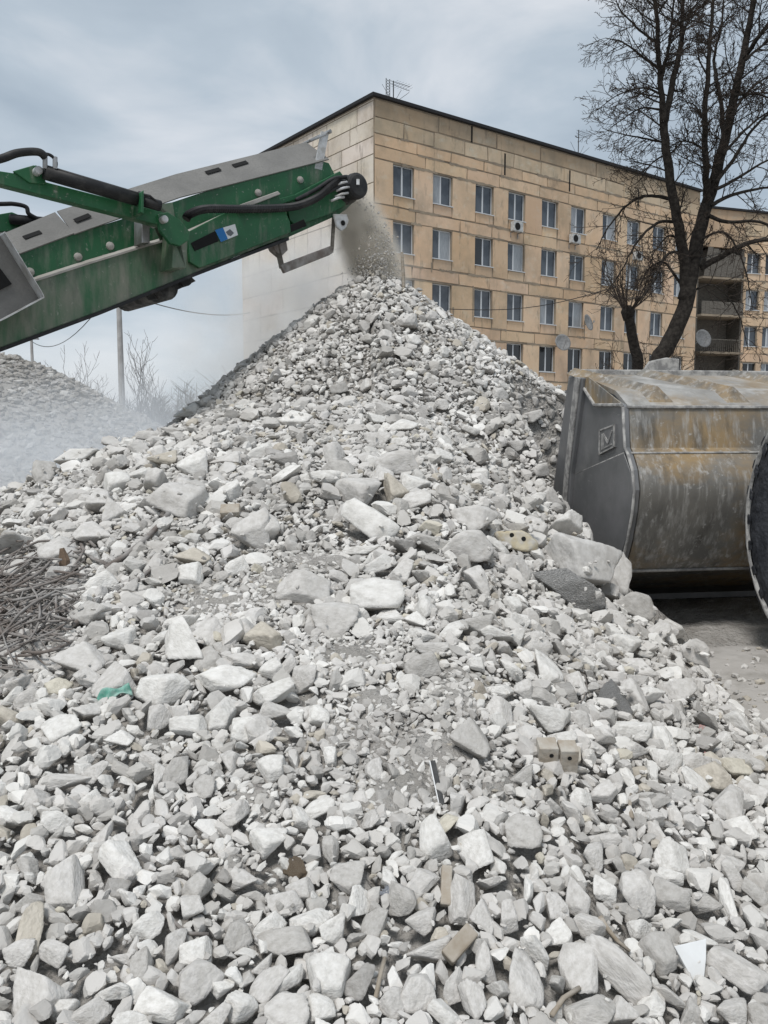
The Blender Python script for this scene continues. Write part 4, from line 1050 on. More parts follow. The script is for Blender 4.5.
pts = [at(p_[0], p_[1], 1) for p_ in ()]
tp = [Vector((x*u, y*u, 0)) for x, y in ((-18, 12), (17, 19), (13, 2), (2, -30))]
q.prism(tp, (0, 0, -.012)); Rt = Matrix((CR, CU, CV)).transposed()@Matrix.Rotation(R_(-32), 3, 'X')@Matrix.Rotation(R_(10), 3, 'Y')
o = q.build('tile_shard', M['tile'], local=True, bevel=.002); o.location = P; o.rotation_euler = Rt.to_euler(); tag(o, 'clean white triangular tile shard among the stones at lower right', 'tile')
slab('plastic_strip', 437, 787, 50, 5.5, 3, R_(-84), M['blackstrip'], 'narrow black strip lying upright on the fine dust in the middle', 'strip', 2.2, .002)
s_ = COL.objects[-1]; q = MB(); u = proj(s_.location)[2]/F; q.box((-25*u, -3.6*u, -1.5*u), (49*u, 0, 0), (0, 1.0*u, 0), (0, 0, 3.6*u)); q.build('white_edge', M['tile'], s_, local=True)
chunk('brick_chunk', 440, 472, 11, 9, 0, M['brick_o'], 'tiny orange brick bit above the large pale slabs', 'brick', 71, .7, .1)
chunk('red_fragment', 706, 733, 26, 12, R_(-10), M['redbit'], 'dusty reddish fragment at the right, above a dark red one', 'fragment', 72, .5, .15)
chunk('red_fragment', 708, 757, 14, 10, 0, M['redbit'], 'small dark red fragment below the dusty reddish one', 'fragment', 73, .6, .15)
chunk('crumbly_chunk', 296, 869, 26, 28, 0, M['spongy'], 'brown crumbly insulation chunk at the edge of the dust, lower left centre', 'chunk', 74, .6, .22, 14)
chunk('plastic_scrap', 391, 893, 34, 18, R_(-8), M['greybag'], 'crumpled grey-blue plastic scrap among small stones', 'plastic scrap', 75, .5, .4, 16)
chunk('plastic_scrap', 629, 813, 10, 14, R_(20), M['bluebag'], 'small dark blue plastic scrap under the wood splinter', 'plastic scrap', 76, .7, .3, 12)
chunk('plaster_chunk', 148, 470+0, 12, 10, 0, M['brick_t'], 'small tan plaster chunk near the left ridge', 'plaster', 77)
chunk('brown_stone', 478, 690, 18, 20, 0, M['brick_t'], 'rust-stained brownish stone above the round grey one', 'stone', 78, .5)
# teal cloth draped over a stone
P, Rm, u = frame_at(117, 697, R_(35)); X, Y = Rm.col[0], Rm.col[1]
def clothmesh():
    n, m = 22, 12; v = []; f = []
    for i in range(n):
        for j in range(m):
            a = (i/(n-1)-.5)*34*u; wd = 13+4*math.sin(i*.35); b = (j/(m-1)-.5)*wd*u
            p = P+X*a+Y*b+Rm.col[2]*(.045+.007*math.sin(i*.45+j*.5)+.006*math.sin(j*.9-i*.3)-.03*abs(i/(n-1)-.5)*2)
            v.append(p)
    for i in range(n-1):
        for j in range(m-1): f.append((i*m+j, (i+1)*m+j, (i+1)*m+j+1, i*m+j+1))
    return v, f
q = MB(); q.add(*clothmesh()); o = base_obj('cloth_scrap', P, q, M['teal'], 'torn teal green cloth scrap caught between pale stones at the left', 'cloth', smooth=True)
o.modifiers.new('solid', 'SOLIDIFY').thickness = .004
# sticks, twigs, wires
def rod(name, pxs, rad, mt, label, cat, lift=.05, group=None, n=5, taper=1, bendz=0):
    pts = []
    for i, (x, y) in enumerate(pxs):
        p = hit(x, y); z = float(stack_query(p.x, p.y, .03)[0].max()); dist = proj(p)[2]
        pts.append(p+CV*(max(0, z-p.z)+lift*(1 if len(pxs) > 2 else 1))*.8)
    q = MB(); m = len(pts); q.tube(pts, [rad*(1-(1-taper)*i/(m-1)) for i in range(m)], n); return base_obj(name, pts[0], q, mt, label, cat, group, smooth=True)
rod('wooden_stick', [(594, 906), (603, 920), (613, 933), (626, 944)], .009, M['wood'], 'thin weathered stick between the stones, lower right', 'stick', .04, taper=.5)
rod('wood_splinter', [(545, 995), (558, 984), (573, 972)], .007, M['wood'], 'pale broken wood splinter near the bottom, right of centre', 'stick', .05)
rod('wood_splinter', [(376, 985), (381, 965), (385, 950)], .006, M['wood'], 'upright reddish-brown wood splinters between stones at the bottom', 'stick', .04)
rod('wood_splinter', [(627, 812), (625, 800), (626, 788)], .008, M['wood'], 'short wood splinter leaning above the blue scrap', 'stick', .05, taper=.6)
rod('twig', [(144, 884), (152, 898), (160, 906), (175, 915), (192, 922), (212, 926)], .0055, M['rebar'], 'bent brown twig across the small stones at lower left', 'twig', .03)
rod('twig', [(395, 678), (403, 670), (412, 662)], .004, M['wood'], 'short thin stick on the fine dust above the middle', 'twig', .02)
rod('twig', [(290, 772), (300, 765), (307, 748), (311, 735)], .005, M['wood'], 'short curved twig in the fine dust left of centre', 'twig', .02)
loop = [(565, 700), (563, 688), (565, 676), (573, 670), (582, 673), (584, 684), (580, 695), (572, 703), (568, 712), (572, 722)]
rod('wire_loop', loop, .0035, M['rebar'], 'thin dark wire loop round a stone below the bucket', 'wire', .035)
# reinforcement bars
BAR = 'loose reinforcement bars on the left slope'
rod('reinforcement_bar', [(110, 567), (128, 556), (146, 541), (160, 528), (176, 513)], .016, M['rebar'], 'long straight dusty steel bar running up and right from the rebar tangle', 'rebar', .05, BAR)
rod('reinforcement_bar', [(80, 622), (100, 607), (122, 592), (145, 576), (165, 560)], .012, M['rebar'], 'thin steel bar lower on the left slope, half in the dust', 'rebar', .03, BAR)
rod('reinforcement_bar', [(46, 542), (45, 520), (50, 513), (66, 514), (82, 520)], .010, M['rebar'], 'bent steel bar sticking up above the rebar tangle', 'rebar', .06, BAR)
rod('reinforcement_bar', [(112, 563), (98, 558), (90, 549), (84, 540), (92, 538), (100, 546)], .010, M['rebar'], 'hooked steel bar at the right end of the rebar tangle', 'rebar', .06, BAR)
P = hit(63, 575); q = MB(); q.tube([P-UP*.1, P+UP*.08+CR*.01, P+UP*.14+CR*.0], [.026, .028, .012], 6); base_obj('wood_stump', P, q, M['woodbrown'], 'short brown wood stump standing in the rebar tangle', 'wood stump')
# the tangle
tr_ = random.Random(31); q = MB()
for i in range(125):
    x0 = tr_.uniform(-60, 40); y0 = 560+tr_.random()**1.2*90; ang = tr_.gauss(R_(14), R_(17)); L = tr_.uniform(60, 140)
    cv = tr_.gauss(0, .007); pts = []; x, y = x0, y0; a = ang
    ln = 14
    ph = tr_.uniform(0, 6); amp = tr_.uniform(0, .07)
    lft = tr_.uniform(.02, .16)
    for k in range(ln):
        if x > 102-abs(y-575)*.35: break
        yy = min(max(y, 540), 658)
        p = hit(max(x, -75), yy); pts.append(p+CV*(.06+amp*math.sin(ph+k*.5)+lft)); x += L/ln*math.cos(a); y -= L/ln*math.sin(a); a += cv*L/ln*1.5+tr_.gauss(0, .02)
    if len(pts) > 3: q.tube(pts, tr_.choice([.003, .004, .0055, .007]), 5)
base_obj('rebar_tangle', hit(30, 600), q, M['rebar'], 'tangle of bent rusty reinforcement bars at the left edge of the pile', 'rebar tangle', smooth=True)
# stake near the top
P = hit(404, 290); q = MB(); q.tube([P-UP*.1, P+UP*.2-CR*.01, P+UP*.42-CR*.025], [.022, .02, .016], 6); base_obj('wooden_stake', P, q, M['wood'], 'thin wooden stake standing upright just right of the top of the cone', 'stake')
# ------------------------------------------------------------------ crusher with discharge conveyor
PA, PB = at(340, 190, 9.85), at(0, 290, 7.55)
DU = Vector((PB.x-PA.x, PB.y-PA.y, 0)).normalized()           # down the conveyor, to the left and nearer
WN = Vector((-DU.y, DU.x, 0));
if WN.y > 0: WN = -WN                                           # towards the camera
def side(px, py, off=0):
    o = Vector((PA.x, PA.y, 0))+WN*off; d = ray(px, py); t = (o-Vector((0, 0, CAMZ))).dot(WN)/d.dot(WN); return Vector((0, 0, CAMZ))+d*t
CB = 1.15
cr = empty('mobile_crusher', Vector((PA.x, PA.y, 0))+DU*8.2-WN*.6, 'green mobile crusher whose dusty discharge conveyor hangs over the rubble cone', 'crusher')
def plate(name, pts, off, th, mt, par=cr, bevel=.006, also_far=False):
    P_ = [side(x, y, off) for x, y in pts]; q = MB(); q.prism(P_, -WN*th)
    if also_far: q.prism([p-WN*(CB) for p in P_], WN*th)
    return q.build(name, mt, par, bevel=bevel)
# upper side panel
plate('side_panel', [(-120, 294), (122, 219), (200, 193), (250, 179), (322, 161), (329, 163), (338, 180), (348, 192), (352, 204), (340, 214), (289, 237), (197, 271), (-120, 392)], 0, .03, M['green'], also_far=True)
# lower, dustier beam standing proud with its dust covered ledge
lb = [(-120, 329), (31, 282), (90, 263), (146, 246), (188, 234), (230, 214), (286, 199), (288, 236), (197, 272), (100, 311), (0, 348), (-120, 393)]
plate('side_beam', lb, .11, .10, M['green_dusty'])
q = MB(); le = [(-120, 329), (31, 282), (90, 263), (146, 246), (188, 234), (232, 214)]
A_ = [side(x, y-1.2, .125) for x, y in le]; B_ = [side(x, y-4.5, .0) for x, y in le]
B_ = [a-WN*.12+UP*.03 for a in A_]
for i in range(len(le)-1): q.prism([A_[i], B_[i], B_[i]-UP*.02, A_[i]-UP*.02], A_[i+1]-A_[i])
q.build('dust_ledge', M['dustcoat'], cr)
# underside of the near and far beams
q = MB(); lo_ = [(-120, 393), (0, 348), (100, 311), (197, 272), (289, 237)]
for i in range(len(lo_)-1):
    a, b = side(*lo_[i], .13), side(*lo_[i+1], .13); q.prism([a, b, b-UP*.035, a-UP*.035], -WN*.22)
q.build('bottom_flange', M['black'], cr)
# belt: carrying run in the trough and return run below
q = MB()
tp_ = [(-120, 296), (122, 222), (250, 183), (320, 168)]
for i in range(3):
    a, b = side(*tp_[i], -.05), side(*tp_[i+1], -.05); q.prism([a, b, b-UP*.015, a-UP*.015], -WN*(CB-.1))
for i in range(len(lo_)-1):
    a, b = side(lo_[i][0], lo_[i][1]-7, -.06), side(lo_[i+1][0], lo_[i+1][1]-7, -.06); q.prism([a, b, b-UP*.015, a-UP*.015], -WN*(CB-.12))
hc = side(340, 194, 0); q.lathe(hc-WN*.05, -WN, [(0, .19), (CB-.12, .19)], 28)
q.build('belt', M['belt'], cr, smooth=False)
# grey skirt covers on top leaning inwards, in three sheets
def cover(bot, topp, name, slots=()):
    q = MB(); a, b = side(*bot[0], .02), side(*bot[1], .02); c, d = side(*topp[1], -.26), side(*topp[0], -.26)
    n = (b-a).cross(d-a).normalized()*.012; q.prism([a, b, c, d], n)
    o = q.build(name, M['galv'], cr)
    # matching far sheet
    q = MB(); f_ = lambda p, of: p-WN*(CB-2*of)
    q.prism([f_(a, -.02), f_(b, -.02), c-WN*(CB-.52), d-WN*(CB-.52)], (0, 0, .012)); q.build(name, M['galv'], cr)
    nn = n.normalized()
    if nn.dot(WN) < 0: nn = -nn
    for (x0, y0, x1, y1) in slots:
        pl = a; d0 = ray(x0, y0); d1 = ray(x1, y1); O = Vector((0, 0, CAMZ)); nn2 = n.normalized()
        P0 = O+d0*((pl-O).dot(nn2)/d0.dot(nn2)); P1 = O+d1*((pl-O).dot(nn2)/d1.dot(nn2))
        q = MB(); dz = (d-a).normalized()*.028; off = nn*.016
        q.prism([P0-dz+off, P1-dz+off, P1+dz+off, P0+dz+off], nn*.004); q.build('slot', M['dark'], o, bevel=0)
cover([(-120, 298), (18, 254)], [(-120, 268), (2, 234)], 'skirt_cover')
def cover4(pts, slots=()):
    """sheet through 4 image points: two on the side plane, two leaning back"""
    q = MB(); P4 = [side(pts[0][0], pts[0][1], .02), side(pts[1][0], pts[1][1], .02), side(pts[2][0], pts[2][1], -.24), side(pts[3][0], pts[3][1], -.24)]
    n = (P4[1]-P4[0]).cross(P4[3]-P4[0]).normalized()
    if n.dot(WN) < 0: n = -n
    q.prism(P4, -n*.012); o = q.build('skirt_cover', M['galv'], cr)
    O = Vector((0, 0, CAMZ)); Q = P4[0]
    for (x0, y0, x1, y1) in slots:
        d0, d1 = ray(x0, y0), ray(x1, y1); P0 = O+d0*((Q-O).dot(n)/d0.dot(n)); P1 = O+d1*((Q-O).dot(n)/d1.dot(n)); up = n.cross((P1-P0).normalized()).normalized()*.027
        q = MB(); q.prism([P0-up+n*.012, P1-up+n*.012, P1+up+n*.012, P0+up+n*.012], n*.004); q.build('slot', M['dark'], o)
cover4([(18, 254), (74, 233), (55, 212), (2, 234)], [(24, 239, 41, 233)])
cover4([(74, 234), (180, 197), (176, 174), (57, 211)], [(75, 222, 90, 216)])
cover4([(180, 197), (329, 159), (306, 142), (176, 174)], [(206, 174, 220, 170), (233, 167, 247, 163)])
q = MB(); a, b = side(322, 170, .0), side(329, 133, .0); q.box(a, DU*.10, (b-a), -WN*.02); q.build('rubber_flap', M['lightsteel'], cr)
q = MB(); a = side(328, 132, 0); q.tube([a+WN*.05, a-WN*(CB+.05)], .018, 8); q.tube([side(310, 141, 0), side(331, 132, 0)], .014, 6); q.build('flap_bar', M['steel'], cr)
# chute at the left, grey and open
ch = [side(-120, 195, .28), side(0, 236, .28), side(36, 294, .28), side(39, 300, .28), side(0, 321, .28), side(-120, 372, .28)]
q = MB(); q.prism(ch, -WN*.012); c_ = q.build('chute', M['galv'], cr)
q = MB()
for a, b in ((1, 2), (2, 3), (3, 4), (4, 5)):
    q.prism([ch[a], ch[b], ch[b]+WN*.16-UP*.0, ch[a]+WN*.16], UP*.012)
q.build('lip', M['lightsteel'], c_)
q = MB(); q.prism([side(-60, 262, .3), side(0, 268, .3), side(12, 284, .3), side(0, 290, .3), side(-60, 300, .3)], -WN*.008); q.build('opening', M['dark'], c_)
# hydraulic link arm and cylinder
arm = plate('link_arm', [(-120, 144), (0, 171), (13, 173), (36, 165), (42, 168), (46, 182), (163, 212), (170, 222), (163, 226), (110, 212), (0, 184), (-120, 158)], .46, .12, M['green'])
plate('arm_bracket', [(13, 171), (34, 165), (42, 169), (46, 184), (30, 183)], .48, .03, M['green'], arm)
plate('pivot_plate', [(158, 214), (168, 212), (180, 220), (190, 232), (189, 240), (180, 246), (170, 243), (160, 230)], .50, .05, M['green'])
plate('pivot_mount', [(160, 205), (172, 203), (175, 222), (172, 268), (186, 268), (188, 240), (182, 226)], .40, .28, M['green_dusty'])
plate('pivot_mount', [(142, 218), (150, 218), (150, 243), (142, 243)], .30, .2, M['steel'])
q = MB(); q.tube([side(44, 172, .56), side(140, 200, .56)], .062, 16); q.tube([side(138, 199.5, .56), side(141, 200.3, .56)], .075, 16); cy = q.build('hydraulic_cylinder', M['black'], cr, smooth=True)
q = MB(); q.tube([side(139, 200, .56), side(160, 206, .56)], .05, 12); q.build('rod', M['black'], cy, smooth=True)
q = MB(); q.tube([side(52, 168, .60), side(120, 189, .60), side(150, 196, .60), side(158, 203, .6)], .012, 6); q.build('pipe', M['black'], cy, smooth=True)
for (x, y) in ((39, 170), (165, 219)):
    q = MB(); a = side(x, y, .56); q.lathe(a, WN, [(-.28, .034), (0, .034), (.008, .025)], 16); q.build('pin', M['lightsteel'], cr)
plate('clamp', [(141, 192), (144, 190), (144, 214), (141, 212)], .66, .2, M['green'])
def spline(pts, n=6):
    out = []; P_ = [Vector(p) for p in pts]
    for i in range(len(P_)-1):
        a, b, c, d = P_[max(i-1, 0)], P_[i], P_[i+1], P_[min(i+2, len(P_)-1)]
        for k in range(n): t = k/n; out.append(.5*((2*b)+(c-a)*t+(2*a-5*b+4*c-d)*t*t+(3*b-a-3*c+d)*t**3))
    return out+[P_[-1]]
def hose(pts, off, rad, ribbed=False, mt='black'):
    P_ = spline([side(x, y, off) for x, y in pts], 8); q = MB()
    if ribbed:
        P_ = spline(P_, 4); q.tube(P_, [rad*(1+.10*(i % 2)) for i in range(len(P_))], 9)
    else: q.tube(P_, rad, 8)
    return q.build('hose', M[mt], cr, smooth=not ribbed)
hose([(-120, 166), (-30, 165), (0, 159), (18, 153), (38, 152), (46, 158)], .60, .034)
hose([(38, 153), (50, 155), (56, 162), (55, 170)], .60, .014)
for x in (45, 55): 
    q = MB(); q.tube([side(x, 157, .6), side(x, 169, .6)], .02, 8); q.build('hose_fitting', M['steel'], cr)
hose([(-60, 205), (0, 204), (14, 204), (26, 207), (29, 214), (40, 220)], -.75, .022)
far = plate('link_arm', [(-120, 190), (0, 214), (12, 212), (22, 216), (24, 230), (0, 232), (-120, 210)], -.85, .1, M['green'])
q = MB(); q.tube([side(10, 219, -.8), side(45, 222, -.8)], .05, 10); q.build('hydraulic_cylinder', M['black'], cr, smooth=True)
# head end: inner box panel, hose, motor, brackets
plate('box_panel', [(188, 238), (190, 231), (236, 207), (278, 193), (290, 222), (291, 232), (200, 268), (190, 262)], .16, .05, M['green'])
plate('box_recess', [(191, 243), (215, 231), (219, 241), (195, 251)], .172, .011, M['dark'])
plate('box_top', [(236, 206), (278, 191), (281, 194), (240, 210)], .20, .09, M['dustcoat'])
dec = plate('warning_sticker', [(215, 230), (235, 224), (238, 235), (221, 242)], .176, .004, M['decal_white'], bevel=0)
plate('sticker_field', [(215, 230), (223, 227.5), (228, 239), (221, 242)], .179, .003, M['decal_blue'], dec, 0)
plate('sticker_sign', [(226, 232), (230, 229), (234, 233), (231, 236), (228, 235)], .179, .003, M['greydecal'], dec, 0)
plate('slot_recess', [(288, 226), (304, 219), (307, 226), (291, 232)], .155, .01, M['dark'])
plate('slide_rail', [(278, 199), (296, 194), (340, 171), (343, 175), (300, 198), (282, 204)], .12, .05, M['green'])
plate('take_up_frame', [(296, 196), (330, 184), (344, 186), (346, 205), (330, 214), (296, 226), (290, 220), (286, 200)], .06, .05, M['green'])
plate('take_up_gap', [(300, 192), (322, 183), (324, 187), (302, 197)], .07, .008, M['dark'])
hose([(186, 219), (190, 214), (206, 209), (240, 209), (280, 208), (300, 205), (318, 197), (330, 187), (338, 181)], .24, .040, True)
hose([(296, 200), (315, 190), (333, 179), (346, 177)], .22, .022)
hose([(300, 207), (322, 196), (340, 186), (350, 184)], .25, .018)
q = MB(); mc = side(346, 190, .02); q.lathe(mc, WN, [(-.2, .16), (.04, .16), (.06, .13), (.16, .13), (.17, .145), (.23, .14), (.25, .11), (.255, .04)], 26); mt_ = q.build('drive_motor', M['black'], cr, smooth=False, bevel=.006)
for i, (x, y) in enumerate(((341, 183), (343, 188), (342, 194), (338, 198))):
    q = MB(); q.tube([side(x-7, y+3, .24), side(x, y, .27), side(x+6, y-1, .25)], .014, 8); q.build('fitting', M['lightsteel'], mt_, smooth=True)
q = MB(); c0 = side(358, 182, .29); q.cbox(c0, .035, .02, .06); q.build('motor_cap', M['lightsteel'], mt_)
plate('lug', [(334, 214), (347, 214), (349, 221), (346, 228), (342, 231), (337, 227)], .10, .03, M['lightsteel'])
q = MB(); q.lathe(side(343, 223, .105), WN, [(0, .03), (.004, .03)], 12); q.build('lug_hole', M['dark'], cr)
# guard frame hanging under the head
q = MB(); of = .0; g1, g2, g3, g4 = side(276, 241, of), side(282, 268, of), side(332, 249, of), side(334, 216, of)
def bar(a, b, t=.05):
    q.tube([a, b], t*.7, 4)
bar(g1, g2, .06); bar(g4, g3, .035)
bar(g2, g3, .055)
q.build('guard_frame', M['woodold'], cr)
plate('guard_bar', [(281, 265), (331, 246), (334, 252), (330, 255), (285, 273)], .04, .05, M['rebar'])
plate('guard_bracket', [(272, 244), (286, 238), (288, 250), (282, 256), (275, 250)], .03, .12, M['rebar'])
# roller under the belly
q = MB(); rc = side(172, 284, -.15); q.lathe(side(166, 286, 0.02), -WN, [(0, .10), (.02, .14), (CB-.1, .14), (CB-.08, .1)], 18); q.lathe(side(186, 279, 0.02), -WN, [(0, .07), (CB-.1, .07)], 14); q.build('return_roller', M['belt'], cr)
plate('roller_guard', [(145, 293), (190, 275), (196, 281), (188, 285), (158, 299), (150, 300)], -.02, .04, M['belt'])
for x, y in ((30, 272), (78, 257), (110, 246), (258, 193), (300, 180)):
    q = MB(); q.lathe(side(x, y, .0), WN, [(0, .04), (.02, .035), (.03, .01)], 12); q.build('bolt', M['dustcoat'], cr)
# rest of the machine, out of the frame to the left
bx0 = Vector((PA.x, PA.y, 0))+DU*6.2
q = MB(); q.box(bx0+WN*.9+UP*1.0, DU*5, -WN*2.9, UP*1.6); q.build('machine_body', M['green'], cr, bevel=.05)
for s_ in (.9, -1.6):
    q = MB(); pts_ = []
    for k in range(40):
        t = k/40*2*math.pi; c = math.cos(t); pts_.append(bx0+DU*(2.4+(1.9 if c > 0 else -1.9)+.45*c)+UP*(.47+.45*math.sin(t))+WN*s_)
    q.prism(pts_, -WN*.45); q.build('track', M['black'], cr)
# ------------------------------------------------------------------ wheel loader: bucket, tyre, arm
BY = 6.2; BX = at(625, 425, BY).x; YAW = R_(8)
AX = Vector((math.cos(YAW), math.sin(YAW), 0)); FW = Vector((-math.sin(YAW), math.cos(YAW), 0)); B0 = Vector((BX, BY, 0))
ld = empty('wheel_loader', B0+AX*1.3-FW*2.5, 'wheel loader seen from behind its worn steel bucket, only bucket and tyre in view', 'wheel loader')
def bpix(px, py, a=0):
    o = B0+AX*a; d = ray(px, py); t = (o-Vector((0, 0, CAMZ))).dot(AX)/d.dot(AX); p = Vector((0, 0, CAMZ))+d*t; q = p-o; return (q.dot(FW), p.z)
def L3(a, f, z): return B0+AX*a+FW*f+UP*z
BW = 2.7
bk = empty('bucket', (0, 0, 0)); bk.parent = ld; bk.location = (0, 0, 0)
bk.name = 'bucket'
shell_px = [(621, 571), (626, 560), (631, 540), (636, 512), (638, 490), (636, 470), (631, 453), (628.5, 448), (627.5, 430), (626.5, 407)]
shell = [bpix(x, y) for x, y in shell_px]
topedge = bpix(577, 374)
bot_tip = (bpix(562, 560)[0], .2)
print('bucket shell', [(round(a, 2), round(b, 2)) for a, b in shell], topedge, bot_tip)
def sm2(P_, n=5):
    o_ = []
    for i in range(len(P_)-1):
        a, b, c, d = [np.array(P_[k]) for k in (max(i-1, 0), i, i+1, min(i+2, len(P_)-1))]
        for k in range(n): t = k/n; o_.append(tuple(.5*((2*b)+(c-a)*t+(2*a-5*b+4*c-d)*t*t+(3*b-a-3*c+d)*t**3)))
    return o_+[P_[-1]]
bucket_prof = [bot_tip, (shell[0][0]+.25, shell[0][1]-.01)]+sm2(shell[:7])+[shell[7], shell[8], shell[9]]
bt = MB(); th = .035
def strip(prof, mi=0, a0=.02, a1=BW-.02, t=th):
    n = len(prof); v = []; f = []
    for i, (ff, z) in enumerate(prof):
        p, q_ = prof[max(i-1, 0)], prof[min(i+1, n-1)]; tx, tz = q_[0]-p[0], q_[1]-p[1]; l = math.hypot(tx, tz); nx, nz = tz/l, -tx/l
        for a in np.linspace(a0, a1, 14): v.append(L3(a, ff, z))
        for a in np.linspace(a0, a1, 14): v.append(L3(a, ff+nx*t, z+nz*t))
    w_ = 28
    for i in range(n-1):
        for k in range(13):
            f.append((i*w_+k, i*w_+k+1, (i+1)*w_+k+1, (i+1)*w_+k)); f.append((i*w_+14+k, (i+1)*w_+14+k, (i+1)*w_+15+k, i*w_+15+k))
        for k in (0, 13): f.append((i*w_+k, (i+1)*w_+k, (i+1)*w_+14+k, i*w_+14+k))
    for i in (0, n-1):
        for k in range(13): f.append((i*w_+k, i*w_+14+k, i*w_+15+k, i*w_+k+1))
    return v, f
bt.add(*strip(bucket_prof)); bt.build('shell', M['bucket'], bk, smooth=True).data.set_sharp_from_angle(angle=R_(14))
# weld / edge lines
q = MB()
for i, rr0 in ((9, .014), (6, .008)):
    f_, z_ = shell[i]; q.tube([L3(a, f_-.004, z_+.0) for a in np.linspace(.0, BW, 20)], rr0, 6)
q.tube([L3(a, shell[0][0]-.01, shell[0][1]) for a in np.linspace(0, BW, 20)], .012, 6)
q.build('weld_seam', M['dustedge'], bk)
s9 = shell[9]
# sloping top plate
q = MB(); q.add(*strip([(s9[0]+.01, s9[1]+.005), (s9[0]+.25, s9[1]+.13), (topedge[0], topedge[1])])); q.build('top_plate', M['buckettop'], bk)
q = MB(); q.box(L3(-.03, topedge[0]-.02, topedge[1]-.02), AX*(BW+.06), FW*.12, UP*.06); q.build('top_rail', M['dustedge'], bk, bevel=.01)
q = MB()
for a0 in (.30, .92, 1.75, 2.4):   # slanting stiffeners lying on the top plate
    pr = [(s9[0]+.06, s9[1]+.02), (s9[0]+.09, s9[1]+.10), (topedge[0]-.02, topedge[1]+.03), (topedge[0]-.02, topedge[1]-.02)]
    P1 = [L3(a0+.0, f_, z_) for f_, z_ in pr]
    v = [L3(a0-.10, pr[0][0], pr[0][1]), L3(a0+.12, pr[0][0], pr[0][1]), L3(a0-.25, pr[3][0], pr[3][1]+.02), L3(a0-.40, pr[3][0], pr[3][1]+.02), L3(a0+.02, pr[0][0]+.10, pr[0][1]+.14), L3(a0-.33, pr[3][0], pr[3][1]+.07)]
    q.add(v, [(0, 1, 4), (1, 2, 5, 4), (0, 4, 5, 3), (3, 5, 2), (0, 3, 2, 1)])
q.build('stiffener', M['bucket'], bk)
q = MB(); q.prism([L3(-.034, *bpix(x, y)) for x, y in ((626, 404), (599, 404), (583, 378), (592, 377))], AX*.012); q.build('corner_gusset', M['bucket'], bk)
q = MB(); q.tube([L3(-.036, *bpix(x, y)) for x, y in ((626, 405), (599, 405), (581, 377))], .014, 6); q.build('gusset_flange', M['dustedge'], bk)
q = MB(); tb = topedge; q.prism([L3(.62, tb[0]+.02, tb[1]+.03), L3(.94, tb[0]+.02, tb[1]+.03), L3(.94, tb[0]+.02, tb[1]+.14), L3(.82, tb[0]+.02, tb[1]+.15), L3(.68, tb[0]+.02, tb[1]+.12)], FW*.07); q.build('hook_block', M['dustedge'], bk, bevel=.01)
# left side plate
sp_px = [(627, 406), (577, 375), (561, 505), (563, 553), (590, 575), (621, 572), (626, 560), (631, 540), (636, 512), (638, 490), (636, 470), (631, 453), (628.5, 448)]
sp = [bpix(x, y) for x, y in sp_px]
q = MB(); q.prism([L3(-.02, f_, z_) for f_, z_ in sp], AX*.035); side_o = q.build('side_plate', M['bucketside'], bk, bevel=.006)
q = MB(); q.prism([L3(BW-.02, f_, z_) for f_, z_ in sp], AX*.035); q.build('side_plate', M['bucketside'], bk, bevel=.006)
lower = [bpix(x, y) for x, y in ((579, 474), (628, 453), (635, 472), (637, 490), (635, 512), (630, 540), (621, 568), (590, 560), (575, 556))]
q = MB(); q.prism([L3(-.036, f_, z_) for f_, z_ in lower], AX*.014); q.build('wear_plate', M['bucketside'], bk, bevel=.004)
q = MB(); q.tube([L3(-.03, *bpix(x, y)) for x, y in ((579, 474), (628, 453))], .007, 6)
q.tube([L3(-.028, *bpix(x, y)) for x, y in shell_px[::-1]], .012, 6)
q.build('weld_seam', M['dustedge'], bk, smooth=True)
# thick cutting edge strip along the front of the side plate
ce = [bpix(x, y) for x, y in ((575, 376), (590, 378), (577, 474), (571, 556), (562, 552), (557, 505))]
q = MB(); q.prism([L3(-.06, f_, z_) for f_, z_ in ce], AX*.05); q.build('side_cutter', M['bucketside'], bk, bevel=.01)
ce = [bpix(x, y) for x, y in ((583, 377), (588, 378), (576, 474), (569, 556), (566, 556), (572, 474))]
q = MB(); q.prism([L3(-.075, f_, z_) for f_, z_ in ce], AX*.014); q.build('side_cutter_rib', M['dustedge'], bk, bevel=.003)
ce = [bpix(x, y) for x, y in ((551, 506), (563, 504), (566, 552), (550, 558), (545, 548))]
q = MB(); q.prism([L3(-.10, f_, z_) for f_, z_ in ce], AX*.09); q.build('corner_tooth', M['tyre'], bk, bevel=.012)
q = MB(); q.prism([L3(-.04, *bot_tip), L3(BW, *bot_tip), L3(BW, bot_tip[0]-.25, bot_tip[1]+.0), L3(-.04, bot_tip[0]-.25, bot_tip[1])], (0, 0, -.05)); q.build('cutting_edge', M['bucketside'], bk)
# embossed square emblem
em = [bpix(x, y) for x, y in ((603, 430), (619, 424), (619, 447), (603, 455))]
q = MB(); q.prism([L3(-.034, f_, z_) for f_, z_ in em], AX*.015); em_o = q.build('emblem', M['bucketside'], bk)
q = MB()
def eb(pp): q.prism([L3(-.039, *bpix(x, y)) for x, y in pp], AX*.006)
eb([(603, 430), (619, 424), (619, 425.5), (603, 431.5)]); eb([(603, 453.5), (619, 445.5), (619, 447), (603, 455)]); eb([(603, 430), (604.2, 429.7), (604.2, 454.5), (603, 455)]); eb([(617.8, 424.5), (619, 424), (619, 447), (617.8, 447.6)])
eb([(606, 434), (608, 433.2), (612, 440), (616, 430), (617, 431), (613, 443), (612, 444), (608, 437), (608, 449), (606, 450)]); eb([(609, 447), (616, 443.5), (616, 445), (609, 448.5)])
q.build('raised_mark', M['dustedge'], em_o)
